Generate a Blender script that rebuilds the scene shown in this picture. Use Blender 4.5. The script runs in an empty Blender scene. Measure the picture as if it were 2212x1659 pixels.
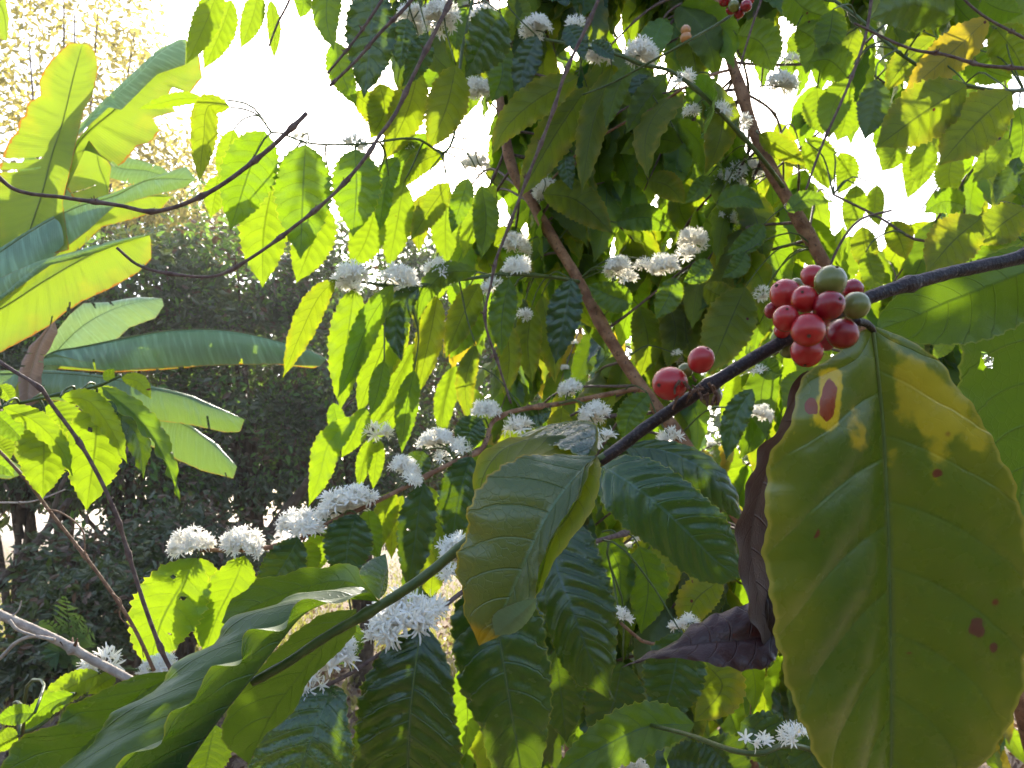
import bpy, math, random
import numpy as np
from mathutils import Vector, Matrix, Euler, noise
random.seed(7); R = random.uniform
C = bpy.context.scene.collection
# ------------------------------------------------------------------ camera
CAMZ, PITCH, F = 1.9, math.radians(10), 1736.0
CX, CY = 1106.0, 829.5
FW = Vector((0, math.cos(PITCH), math.sin(PITCH))); UP = Vector((0, -math.sin(PITCH), math.cos(PITCH))); RT = Vector((1, 0, 0))
CAM = Vector((0, 0, CAMZ))
def P(x, y, d): return CAM + RT*((x-CX)/F*d) + UP*((CY-y)/F*d) + FW*d
def proj(p):
    q = p-CAM; d = q.dot(FW)
    return CX+q.dot(RT)/d*F, CY-q.dot(UP)/d*F, d
cam = bpy.data.cameras.new('camera'); cam.sensor_width = 36; cam.lens = 18/(CX/F); cam.clip_start = .02; cam.clip_end = 600
cam.dof.use_dof = True; cam.dof.focus_distance = .52; cam.dof.aperture_fstop = 30
co = bpy.data.objects.new('camera', cam); C.objects.link(co); co.location = CAM; co.rotation_euler = (math.pi/2+PITCH, 0, 0)
bpy.context.scene.camera = co
SUN_D = (RT*((1150-CX)/F) + UP*((CY+60)/F) + FW).normalized()
ELEV = math.asin(SUN_D.z); AZ = math.atan2(SUN_D.x, SUN_D.y)
# ------------------------------------------------------------------ objects
WL = {}
def wloc(o): return WL.get(o.name, Vector((0, 0, 0)))
def link(name, me, loc, parent=None, mat=None):
    o = bpy.data.objects.new(name, me); C.objects.link(o)
    loc = Vector(loc); WL[o.name] = loc
    if parent is not None:
        o.parent = parent; o.location = loc-wloc(parent)
    else: o.location = loc
    if mat and me and not me.materials: me.materials.append(mat)
    return o
def tag(o, label=None, cat=None, group=None, kind=None):
    for k, v in (('label', label), ('category', cat), ('group', group), ('kind', kind)):
        if v: o[k] = v
    return o
def thing(name, loc, label, cat, group=None): return tag(link(name, None, loc), label, cat, group)
def mesh(name, V, Fc, uv=None, smooth=True):
    me = bpy.data.meshes.new(name); me.from_pydata([tuple(v) for v in V], [], Fc)
    if uv is not None:
        l = me.uv_layers.new(name='UVMap'); li = np.zeros(len(me.loops), dtype=np.int32); me.loops.foreach_get('vertex_index', li)
        l.data.foreach_set('uv', np.asarray(uv, dtype=np.float32)[li].ravel())
    me.polygons.foreach_set('use_smooth', [smooth]*len(me.polygons)); me.update(); return me
def catmull(pts, ts):
    pts = [Vector(p) for p in pts]
    if len(pts) == 2: return [pts[0].lerp(pts[1], t) for t in ts]
    L = [0]
    for a, b in zip(pts, pts[1:]): L.append(L[-1]+max((b-a).length, 1e-6))
    P_ = [pts[0]*2-pts[1]]+pts+[pts[-1]*2-pts[-2]]; out = []
    for t in ts:
        s = t*L[-1]; i = 0
        while i < len(pts)-2 and L[i+1] < s: i += 1
        k = (s-L[i])/(L[i+1]-L[i]); a, b, c, d = P_[i:i+4]
        # tangents scaled for uneven spacing
        h = (L[i+1]-L[i]); hp = (pts[i]-a).length or h; hn = (d-pts[i+1]).length or h
        m1 = ((b-a)/hp*h+(c-b))*.5; m2 = ((c-b)+(d-c)/hn*h)*.5
        k2 = k*k; k3 = k2*k
        out.append(b*(2*k3-3*k2+1)+m1*(k3-2*k2+k)+c*(-2*k3+3*k2)+m2*(k3-k2))
    return out
def linear(pts, ts):
    pts = [Vector(p) for p in pts]; L = [0]
    for a, b in zip(pts, pts[1:]): L.append(L[-1]+max((b-a).length, 1e-6))
    out = []
    for t in ts:
        s = t*L[-1]; i = 0
        while i < len(pts)-2 and L[i+1] < s: i += 1
        out.append(pts[i].lerp(pts[i+1], (s-L[i])/(L[i+1]-L[i])))
    return out
# ------------------------------------------------------------------ materials
class G:
    def __init__(s, name):
        s.m = bpy.data.materials.new(name); s.m.use_nodes = True; s.t = s.m.node_tree; s.t.nodes.clear(); s.out = s.n('ShaderNodeOutputMaterial')
    def n(s, t, **k):
        x = s.t.nodes.new(t)
        for a, b in k.items(): setattr(x, a, b)
        return x
    def L(s, a, b): s.t.links.new(a, b)
    def set(s, inp, v):
        if isinstance(v, bpy.types.NodeSocket): s.L(v, inp)
        elif isinstance(v, (tuple, list)) and len(v) == 3 and inp.type == 'RGBA': inp.default_value = (*v, 1)
        else: inp.default_value = v
    def math(s, op, a, b=0.0, c=None, clamp=False):
        x = s.n('ShaderNodeMath', operation=op, use_clamp=clamp); s.set(x.inputs[0], a); s.set(x.inputs[1], b)
        if c is not None: s.set(x.inputs[2], c)
        return x.outputs[0]
    def mix(s, f, a, b):
        x = s.n('ShaderNodeMix', data_type='RGBA'); s.set(x.inputs[0], f); s.set(x.inputs[6], a); s.set(x.inputs[7], b); return x.outputs[2]
    def noise(s, scale, vec=None, detail=3, w=None, dist=0):
        x = s.n('ShaderNodeTexNoise'); x.inputs['Scale'].default_value = scale; x.inputs['Detail'].default_value = detail; x.inputs['Distortion'].default_value = dist
        if w is not None: x.noise_dimensions = '4D'; s.set(x.inputs['W'], w)
        if vec is not None: s.L(vec, x.inputs['Vector'])
        return x.outputs['Fac']
    def ramp(s, f, a, b):  # smoothstep
        x = s.n('ShaderNodeMapRange', interpolation_type='SMOOTHSTEP'); s.set(x.inputs[0], f); s.set(x.inputs[1], a); s.set(x.inputs[2], b); return x.outputs[0]
def leaf_mat(name, top, under, trans, tf=.45, rough=.32, N=9, vein=.5, edge=(.30, .30, .03), edgew=.5, yellow=0, spots=0, spotcol=(.10, .02, .01), tipcol=None, mott=.25, banana=False, spec=.5, patch=None, ribcol=None, net_=1, wet=False):
    g = G(name); uvn = g.n('ShaderNodeUVMap'); sep = g.n('ShaderNodeSeparateXYZ'); g.L(uvn.outputs[0], sep.inputs[0])
    u, vv = sep.outputs[0], sep.outputs[1]; s = g.math('ABSOLUTE', g.math('MULTIPLY_ADD', vv, 2, -1)); oi = g.n('ShaderNodeObjectInfo'); rnd = oi.outputs['Random']
    geo = g.n('ShaderNodeNewGeometry'); tc = g.n('ShaderNodeTexCoord'); ob = tc.outputs['Object']
    side = g.math('GREATER_THAN', vv, .5)
    if banana:
        ph = g.math('MULTIPLY', g.math('MULTIPLY_ADD', s, -.05, u), 90); vn = g.noise(1, detail=2)
        cmb = g.n('ShaderNodeCombineXYZ'); g.L(g.math('MULTIPLY', g.math('MULTIPLY_ADD', s, -.03, u), 60), cmb.inputs[0]); g.L(g.math('MULTIPLY', s, .8), cmb.inputs[1]); g.L(g.math('MULTIPLY', rnd, 9), cmb.inputs[2])
        stripe = g.noise(1, cmb.outputs[0], 3); veinm = g.ramp(stripe, .45, .7); h = stripe; veinw = .35
    else:
        a = g.math('MULTIPLY', s, .08); b = g.math('MULTIPLY', g.math('MULTIPLY', s, s), .09)
        ph = g.math('MULTIPLY', g.math('SUBTRACT', g.math('SUBTRACT', u, a), b), N); ph = g.math('MULTIPLY_ADD', side, .35, ph)
        tri = g.math('ABSOLUTE', g.math('SUBTRACT', g.math('FRACT', g.math('ADD', ph, .5)), .5))   # 0 on the vein
        vl = g.math('SUBTRACT', 1, g.ramp(tri, 0, .05)); veinm = vl
        # fine tertiary network
        vor = g.n('ShaderNodeTexVoronoi', feature='DISTANCE_TO_EDGE'); cmb = g.n('ShaderNodeCombineXYZ'); g.L(g.math('MULTIPLY', u, 34), cmb.inputs[0]); g.L(g.math('MULTIPLY', vv, 16), cmb.inputs[1]); g.L(g.math('MULTIPLY', rnd, 50), cmb.inputs[2]); g.L(cmb.outputs[0], vor.inputs['Vector']); vor.inputs['Scale'].default_value = 1
        net = g.math('SUBTRACT', 1, g.ramp(vor.outputs['Distance'], 0, .08))
    mid = g.math('SUBTRACT', 1, g.ramp(s, .015, .05))
    n1 = g.noise(14, ob, 4, rnd); n2 = g.noise(70, ob, 3, rnd)
    mt = g.math('MULTIPLY', g.math('SUBTRACT', n1, .5), mott*2)
    hsv = lambda c, v: (lambda x: (g.set(x.inputs['Color'], c), g.set(x.inputs['Value'], v), x.outputs[0])[2])(g.n('ShaderNodeHueSaturation'))
    val = g.math('ADD', g.math('MULTIPLY_ADD', rnd, .5, .75), mt)
    ct = g.mix(g.math('MULTIPLY', veinm, vein), top, tuple(min(1, c*2.2+.02) for c in top)) if not banana else g.mix(g.math('MULTIPLY', veinm, vein), top, tuple(c*1.6+.02 for c in top))
    ct = g.mix(g.math('MULTIPLY', mid, .8), ct, ribcol or tuple(min(1, c*1.8+.035) for c in top)); cu = g.mix(g.math('MULTIPLY', veinm, vein*.6), under, tuple(c*1.5 for c in under)); cu = g.mix(g.math('MULTIPLY', mid, .6), cu, ribcol or tuple(c*1.6+.01 for c in under))
    col = g.mix(geo.outputs['Backfacing'], ct, cu)
    tr = g.mix(g.math('MULTIPLY', veinm, .85 if not banana else .6), trans, tuple(c*.55 for c in trans)); tr = g.mix(mid, tr, tuple(c*.4 for c in trans))
    if not banana: tr = g.mix(g.math('MULTIPLY', net, .22*net_), tr, tuple(c*.5 for c in trans))
    if yellow:
        ym = g.ramp(g.math('ADD', g.math('MULTIPLY', s, .35), g.math('ADD', g.math('MULTIPLY', n1, .8), g.math('MULTIPLY', u, .12))), .62, .95); ym = g.math('MULTIPLY', ym, yellow)
        col = g.mix(ym, col, (.26, .20, .015)); tr = g.mix(ym, tr, (.75, .5, .02))
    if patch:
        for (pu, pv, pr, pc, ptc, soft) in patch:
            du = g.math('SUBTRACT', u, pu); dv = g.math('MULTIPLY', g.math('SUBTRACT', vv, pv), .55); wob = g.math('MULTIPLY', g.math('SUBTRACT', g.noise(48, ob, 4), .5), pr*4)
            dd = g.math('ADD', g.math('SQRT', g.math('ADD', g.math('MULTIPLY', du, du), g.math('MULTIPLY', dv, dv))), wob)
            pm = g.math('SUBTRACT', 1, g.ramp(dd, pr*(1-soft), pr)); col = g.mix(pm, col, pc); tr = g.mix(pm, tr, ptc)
    em = g.math('MULTIPLY', g.ramp(s if not banana else g.math('MULTIPLY_ADD', stripe, .14, g.math('SUBTRACT', s, .07)), .955 if not banana else .95, .99), edgew); col = g.mix(em, col, edge); tr = g.mix(em, tr, (.6, .55, .05) if not banana else (.45, .20, .02))
    if spots:
        vo = g.n('ShaderNodeTexVoronoi'); vo.inputs['Scale'].default_value = 55 if not banana else 9; g.L(ob, vo.inputs['Vector'])
        sm = g.math('MULTIPLY', g.math('SUBTRACT', 1, g.ramp(vo.outputs['Distance'], .10, .17)), g.math('GREATER_THAN', g.noise(30, ob, 1, rnd), 1-spots)); col = g.mix(sm, col, spotcol); tr = g.mix(sm, tr, spotcol)
    if tipcol:
        tm = g.ramp(g.math('ADD', g.math('MULTIPLY_ADD', n2, .06, u), g.math('MULTIPLY', s, .01)), .93, .975); col = g.mix(tm, col, tipcol); tr = g.mix(tm, tr, tipcol)
    col = hsv(col, val)
    pb = g.n('ShaderNodeBsdfPrincipled'); g.L(col, pb.inputs['Base Color']); pb.inputs['Specular IOR Level'].default_value = spec
    rg = g.math('ADD', g.math('MULTIPLY_ADD', n2, .16, rough-.08), g.math('MULTIPLY', geo.outputs['Backfacing'], .22)); g.L(rg, pb.inputs['Roughness'])
    bp = g.n('ShaderNodeBump'); bp.inputs['Distance'].default_value = .0006 if not banana else .004; bp.inputs['Strength'].default_value = .7
    if banana: hh = g.math('ADD', stripe, g.math('MULTIPLY', g.math('SINE', g.math('MULTIPLY', u, 700)), .12))
    else: hh = g.math('ADD', g.math('MULTIPLY', veinm, -1.2 if net_ == 1 else -.5), g.math('ADD', g.math('MULTIPLY', net, -.25*net_), g.math('MULTIPLY', n2, .5)))
    if wet:
        wv = g.n('ShaderNodeTexVoronoi'); wv.inputs['Scale'].default_value = 260; g.L(ob, wv.inputs['Vector']); hh = g.math('ADD', hh, g.math('MULTIPLY', g.math('SUBTRACT', 1, g.ramp(wv.outputs['Distance'], .2, .5)), 1.0))
    g.L(hh, bp.inputs['Height']); g.L(bp.outputs[0], pb.inputs['Normal'])
    tb = g.n('ShaderNodeBsdfTranslucent'); g.L(tr, tb.inputs['Color']); mx = g.n('ShaderNodeMixShader'); mx.inputs[0].default_value = tf
    g.L(pb.outputs[0], mx.inputs[1]); g.L(tb.outputs[0], mx.inputs[2]); g.L(mx.outputs[0], g.out.inputs[0]); return g.m
def bark_mat(name, a, b, scale=60, bump=.001, rough=.7, spec=.3, lichen=None):
    g = G(name); tc = g.n('ShaderNodeTexCoord'); mp = g.n('ShaderNodeMapping'); g.L(tc.outputs['Object'], mp.inputs[0])
    n1 = g.noise(scale, mp.outputs[0], 5); n2 = g.noise(scale*4, mp.outputs[0], 3); c = g.mix(g.ramp(n1, .35, .65), a, b)
    if lichen: c = g.mix(g.ramp(n2, .55, .68), c, lichen)
    pb = g.n('ShaderNodeBsdfPrincipled'); g.L(c, pb.inputs['Base Color']); pb.inputs['Roughness'].default_value = rough; pb.inputs['Specular IOR Level'].default_value = spec
    bp = g.n('ShaderNodeBump'); bp.inputs['Distance'].default_value = bump; g.L(g.math('ADD', n1, n2), bp.inputs['Height']); g.L(bp.outputs[0], pb.inputs['Normal']); g.L(pb.outputs[0], g.out.inputs[0]); return g.m
def petal_mat():
    g = G('petal'); tc = g.n('ShaderNodeTexCoord'); c = g.mix(g.ramp(g.noise(6, tc.outputs['Object'], 2), .4, .7), (.94, .93, .90), (.92, .88, .78))
    d = g.n('ShaderNodeBsdfPrincipled'); g.L(c, d.inputs['Base Color']); d.inputs['Roughness'].default_value = .6
    t = g.n('ShaderNodeBsdfTranslucent'); g.set(t.inputs['Color'], (.92, .88, .78)); mx = g.n('ShaderNodeMixShader'); mx.inputs[0].default_value = .45
    g.L(d.outputs[0], mx.inputs[1]); g.L(t.outputs[0], mx.inputs[2]); g.L(mx.outputs[0], g.out.inputs[0]); return g.m
def cherry_mat(name, a, b, c2):
    g = G(name); tc = g.n('ShaderNodeTexCoord'); oi = g.n('ShaderNodeObjectInfo'); o = tc.outputs['Object']; mp = g.n('ShaderNodeMapping'); g.L(o, mp.inputs[0]); mp.inputs['Scale'].default_value = (1, 1, .35)
    n1 = g.noise(70, o, 2, oi.outputs['Random']); n2 = g.noise(420, mp.outputs[0], 3, oi.outputs['Random']); n3 = g.noise(900, o, 2)
    c = g.mix(g.ramp(n1, .35, .7), a, b); c = g.mix(g.math('MULTIPLY', g.ramp(n2, .50, .75), .5), c, c2)
    c = g.mix(g.math('MULTIPLY', g.ramp(n3, .68, .74), .4), c, (.25, .12, .05))
    pb = g.n('ShaderNodeBsdfPrincipled'); g.L(c, pb.inputs['Base Color']); g.set(pb.inputs['Roughness'], g.math('MULTIPLY_ADD', n1, .2, .10)); pb.inputs['Specular IOR Level'].default_value = .4; pb.inputs['Coat Weight'].default_value = .35; pb.inputs['Coat Roughness'].default_value = .06; pb.inputs['Subsurface Radius'].default_value = (.004, .001, .0006); pb.inputs['Subsurface Scale'].default_value = .5
    bp = g.n('ShaderNodeBump'); bp.inputs['Distance'].default_value = .0002; bp.inputs['Strength'].default_value = .4; g.L(n2, bp.inputs['Height']); g.L(bp.outputs[0], pb.inputs['Normal']); g.L(pb.outputs[0], g.out.inputs[0]); return g.m
def tree_mat(name, a, b, tr, tf=.35, rough=.5):
    g = G(name); geo = g.n('ShaderNodeNewGeometry'); r = geo.outputs['Random Per Island']; c = g.mix(r, a, b)
    d = g.n('ShaderNodeBsdfPrincipled'); g.L(c, d.inputs['Base Color']); d.inputs['Roughness'].default_value = rough
    t = g.n('ShaderNodeBsdfTranslucent'); g.L(g.mix(r, tr, tuple(x*.6 for x in tr)), t.inputs['Color']); mx = g.n('ShaderNodeMixShader'); mx.inputs[0].default_value = tf
    g.L(d.outputs[0], mx.inputs[1]); g.L(t.outputs[0], mx.inputs[2]); g.L(mx.outputs[0], g.out.inputs[0]); return g.m
def ground_mat():
    g = G('dry_ground'); tc = g.n('ShaderNodeTexCoord'); o = tc.outputs['Object']; n1 = g.noise(.6, o, 5); n2 = g.noise(9, o, 6); n3 = g.noise(60, o, 4)
    c = g.mix(g.ramp(n2, .35, .65), (.16, .10, .065), (.27, .19, .12)); c = g.mix(g.math('MULTIPLY', g.ramp(n1, .48, .62), .6), c, (.11, .12, .035)); c = g.mix(g.math('MULTIPLY', g.ramp(n3, .5, .7), .5), c, (.36, .28, .19))
    pb = g.n('ShaderNodeBsdfPrincipled'); g.L(c, pb.inputs['Base Color']); pb.inputs['Roughness'].default_value = .95
    bp = g.n('ShaderNodeBump'); bp.inputs['Distance'].default_value = .05; g.L(g.math('ADD', n2, n3), bp.inputs['Height']); g.L(bp.outputs[0], pb.inputs['Normal']); g.L(pb.outputs[0], g.out.inputs[0]); return g.m
TR = (.30, .50, .012)
M = dict(
    dark=leaf_mat('coffee_leaf_dark', (.004, .032, .009), (.05, .075, .010), TR, .12, .25, vein=.2, edgew=.35, spec=.6),
    mid=leaf_mat('coffee_leaf', (.010, .042, .010), (.045, .068, .008), TR, .37, .34, vein=.22, spots=.3, spec=.45),
    wavy=leaf_mat('wavy_coffee_leaf', (.010, .050, .014), (.038, .076, .006), TR, .17, .26, vein=.2, edge=(.15, .2, .03), edgew=.6, spec=.5, N=8),
    olive=leaf_mat('coffee_leaf_olive', (.025, .050, .008), (.045, .062, .006), (.34, .46, .010), .40, .44, vein=.25, yellow=.35, spots=.33),
    lime=leaf_mat('sunlit_coffee_leaf', (.07, .15, .015), (.12, .16, .015), (.31, .46, .010), .42, .38, vein=.3, spots=.3),  # sunlit coffee leaf, part of the glow put into the lighter colour
    wet=leaf_mat('dewy_coffee_leaf', (.010, .050, .018), (.07, .1, .012), TR, .18, .27, vein=.3, spec=.9, wet=True),
    big=leaf_mat('sun_patched_yellowing_leaf', (.032, .070, .006), (.06, .065, .010), (.32, .34, .012), .13, .27, N=8, spec=.55, vein=.12, yellow=.25, ribcol=(.07, .095, .02), net_=.25, spots=.38, edge=(.22, .18, .03), edgew=.7, tipcol=(.20, .07, .01), mott=.45,
        patch=[(.155, .17, .060, (.38, .27, .006), (.9, .7, .02), .35), (.175, .31, .055, (.30, .21, .008), (.8, .6, .02), .5), (.165, .15, .024, (.15, .022, .004), (.4, .05, .005), .15), (.18, .07, .014, (.12, .018, .004), (.35, .04, .005), .15), (.17, .78, .13, (.22, .18, .012), (.7, .58, .02), .55), (.13, .66, .07, (.22, .18, .012), (.6, .5, .02), .6), (.565, .80, .016, (.10, .035, .02), (.1, .03, .02), .2), (.60, .86, .010, (.10, .035, .02), (.1, .03, .02), .2), (.93, .95, .05, (.05, .02, .015), (.05, .02, .015), .2), (.86, .99, .03, (.06, .02, .02), (.05, .02, .015), .2)]),  # yellow patches paint sun spots over slight yellowing; red brown ones are scars
    pale=leaf_mat('worn_coffee_leaf', (.07, .12, .045), (.10, .10, .012), (.38, .38, .02), .12, .25, N=8, vein=.3, yellow=.2, spec=.5, edge=(.40, .27, .02), edgew=.9, spots=.34, tipcol=(.45, .28, .01)),
    dead=leaf_mat('dead_coffee_leaf', (.035, .014, .014), (.045, .018, .016), (.10, .02, .012), .10, .38, vein=.2, edge=(.05, .02, .015), mott=.6, ribcol=(.05, .025, .02)),
    gold=leaf_mat('yellow_coffee_leaf', (.16, .15, .02), (.13, .12, .015), (.65, .52, .02), .36, .42, vein=.25, yellow=.8, spots=.4),
    ban=leaf_mat('banana_leaf', (.13, .215, .135), (.09, .15, .04), (.22, .36, .03), .24, .34, spec=.6, vein=1, edge=(.30, .20, .05), edgew=.6, banana=True, mott=.15),  # bluish sky sheen is put into the pale top colour
    banlit=leaf_mat('banana_leaf_lit', (.07, .15, .06), (.13, .19, .04), (.34, .48, .02), .34, .42, vein=.8, edge=(.30, .10, .01), edgew=1.6, banana=True, mott=.15, yellow=.25, spots=.3, spotcol=(.35, .15, .02)),  # lighter copy of the banana leaf, backlight partly put into its colour
    banpale=leaf_mat('banana_leaf_pale', (.20, .30, .16), (.2, .28, .12), (.34, .5, .12), .22, .36, vein=1, edge=(.3, .2, .1), edgew=.4, banana=True),
    bandry=leaf_mat('banana_leaf_dry', (.21, .145, .12), (.21, .145, .12), (.3, .2, .15), .06, .8, vein=.4, banana=True, edge=(.2, .1, .06)),
    petal=petal_mat(),
    stemdark=bark_mat('fruiting_stem', (.012, .007, .008), (.028, .016, .018), 160, .0006, .5, .3, (.06, .045, .04)),
    stemgreen=bark_mat('green_stem', (.05, .075, .018), (.075, .095, .025), 120, .0003, .4),
    twig=bark_mat('dry_twig', (.085, .05, .045), (.15, .10, .085), 150, .0006, .75),
    twigpale=bark_mat('pale_twig', (.30, .24, .20), (.42, .35, .29), 150, .0008, .8),
    vine=bark_mat('vine', (.16, .08, .05), (.26, .15, .09), 150, .0006, .7),
    trunk=bark_mat('coffee_trunk', (.17, .075, .04), (.30, .16, .09), 50, .002, .75, .3, (.10, .05, .03)),
    bark=bark_mat('tree_bark', (.06, .035, .02), (.12, .08, .05), 6, .02, .9),
    red=cherry_mat('ripe_cherry', (.32, .003, .012), (.39, .014, .008), (.46, .06, .025)),
    crimson=cherry_mat('crimson_cherry', (.20, .001, .010), (.26, .004, .008), (.30, .03, .018)),
    green=cherry_mat('unripe_cherry', (.11, .125, .02), (.16, .15, .03), (.22, .19, .07)),
    peach=cherry_mat('peach_cherry', (.40, .20, .05), (.45, .15, .06), (.5, .3, .15)),
    calyx=bark_mat('calyx', (.07, .03, .015), (.14, .07, .04), 600, .0002, .8),
    hedge=tree_mat('hedge_leaf', (.055, .08, .03), (.13, .135, .085), (.16, .22, .03), .25, .5),
    hedgelit=tree_mat('lit_hedge_leaf', (.07, .16, .04), (.10, .2, .05), (.3, .5, .06), .45),  # lighter copy of the hedge leaf, sunlit tufts put into the colour
    yel=tree_mat('yellow_leaf', (.24, .20, .06), (.16, .20, .05), (.62, .52, .12), .5),
    dry=tree_mat('dry_leaf', (.10, .055, .035), (.17, .11, .07), (.2, .1, .04), .2),
    grass=tree_mat('grass', (.13, .14, .035), (.25, .19, .09), (.4, .4, .08), .4),
    rib=bark_mat('leaf_rib', (.085, .12, .03), (.105, .145, .04), 120, .0002, .45),
    palm=tree_mat('palm_leaf', (.05, .11, .04), (.07, .15, .06), (.3, .45, .06), .35), ground=ground_mat())
# ------------------------------------------------------------------ leaves
def blade(name, Mid, Lm, Rm, mat, loc, parent, nu=72, nv=6, N=9, corr=.06, puff=.05, ruff=.05, nr=7, flip=False, wig=.02, seed=None, smoothm=True, holes=(), midrib=False):
    """leaf surface between a midrib curve and its two margins, all in world space"""
    rs = random.Random(seed if seed is not None else random.random()); f1, f2 = rs.uniform(0, 6), rs.uniform(0, 6)
    ts = [i/nu for i in range(nu+1)]
    m = catmull(Mid, ts); cv = catmull if smoothm else linear
    Ls = cv([Mid[0]]+list(Lm)+[Mid[-1]], ts); Rs = cv([Mid[0]]+list(Rm)+[Mid[-1]], ts)
    Lt = sum((b-a).length for a, b in zip(m, m[1:])); loc = Vector(loc)
    V = []; UV = []; nc = 2*nv+1
    for i, t in enumerate(ts):
        tan = (m[min(i+1, nu)]-m[max(i-1, 0)]).normalized()
        nl = (Ls[i]-m[i]).cross(tan); nrn = tan.cross(Rs[i]-m[i])
        sg = 1 if flip else -1     # side that faces up (upper surface)
        row = []
        for sd, E, nn, ff in ((-1, Ls, nl, f1), (1, Rs, nrn, f2)):
            w = (E[i]-m[i]); wl = w.length; nn = nn.normalized() if wl > 1e-7 else Vector((0, 0, 0)); w0 = wl
            pts = []
            for j in range(1, nv+1):
                s = j/nv; ph = N*(t-.08*s-.09*s*s)+(.35 if sd > 0 else 0)
                q = abs(math.sin(math.pi*ph))
                z = corr*wl*(q**.7-.6)*min(1, 4.5*s)*(1-.55*s*s)+puff*wl*4*s*(1-s)+ruff*Lt*.16*(s**3)*math.sin(2*math.pi*nr*t+ff+.9*math.sin(7*t+ff))*min(1, 5*t, 6*(1-t)+.2)
                k = 1+(wig*(math.sin(2*math.pi*N*1.9*t+ff)+.6*math.sin(2*math.pi*N*4.3*t+ff*2))*s if s > .6 else 0)
                pts.append((m[i]+w*(s*k)+nn*(z*sg), (t, .5+.5*s*sd)))
            row.append(pts)
        for p_, uv in reversed(row[0]): V.append(p_-loc); UV.append(uv)
        V.append(m[i]-loc); UV.append((t, .5))
        for p_, uv in row[1]: V.append(p_-loc); UV.append(uv)
    Fc = []
    for i in range(nu):
        for j in range(nc-1):
            a = i*nc+j
            if holes:
                uu, vv = (i+.5)/nu, (j+.5)/(nc-1)
                if any(((uu-h[0])/h[2])**2+((vv-h[1])/h[3])**2 < 1+.5*math.sin(5*math.atan2(vv-h[1], uu-h[0])) for h in holes): continue
            q = (a, a+1, a+nc+1, a+nc); Fc.append(q[::-1] if flip else q)
    o = link(name, mesh(name, V, Fc, UV), loc, parent, mat)
    if midrib: tube('midrib', m[:-2], [Lt*midrib*(1-.75*i/nu) for i in range(nu-1)], M['rib'], o, n=6, res=None)
    return o
def width(u): return (u**.68*(1-u)**1.0)/(.405**.68*.595**1.0)*(1-.25*math.exp(-((u-.93)/.06)**2))
def tube(name, pts, radii, mat, parent=None, n=8, res=60, nodes=(), loc=None, swell=1.5, rough=.06):
    if res:
        ts = [i/res for i in range(res+1)]; c = catmull(pts, ts); rr = []
        for t in ts:
            k = t*(len(radii)-1); i = min(int(k), len(radii)-2); rr.append(radii[i]*(1-(k-i))+radii[i+1]*(k-i))
        for nd in nodes:
            for i, t in enumerate(ts): rr[i] *= 1+(swell-1)*math.exp(-((t-nd)*res/1.1)**2)
    else: c = [Vector(p) for p in pts]; rr = radii
    loc = Vector(loc) if loc is not None else c[0].copy(); V = []; Fc = []
    ref = Vector((.3, .2, 1)); 
    for i, p in enumerate(c):
        t = (c[min(i+1, len(c)-1)]-c[max(i-1, 0)]).normalized(); a = t.cross(ref)
        if a.length < .1: a = t.cross(Vector((1, 0, 0)))
        a.normalize(); b = t.cross(a); ref = b.cross(t)*-1 if False else ref
        for j in range(n):
            an = 2*math.pi*j/n; r = rr[i]*(1+rough*noise.noise(Vector((i*.7, j*1.7, rr[0]*999))))
            V.append(p+a*(math.cos(an)*r)+b*(math.sin(an)*r)-loc)
    for i in range(len(c)-1):
        for j in range(n): a = i*n+j; b = i*n+(j+1) % n; Fc.append((a, b, b+n, a+n))
    Fc.append(tuple(range(n))[::-1]); Fc.append(tuple(range((len(c)-1)*n, len(c)*n)))
    return link(name, mesh(name, V, Fc), loc, parent, mat)
CLEAR = []   # points that the sun must reach
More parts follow.
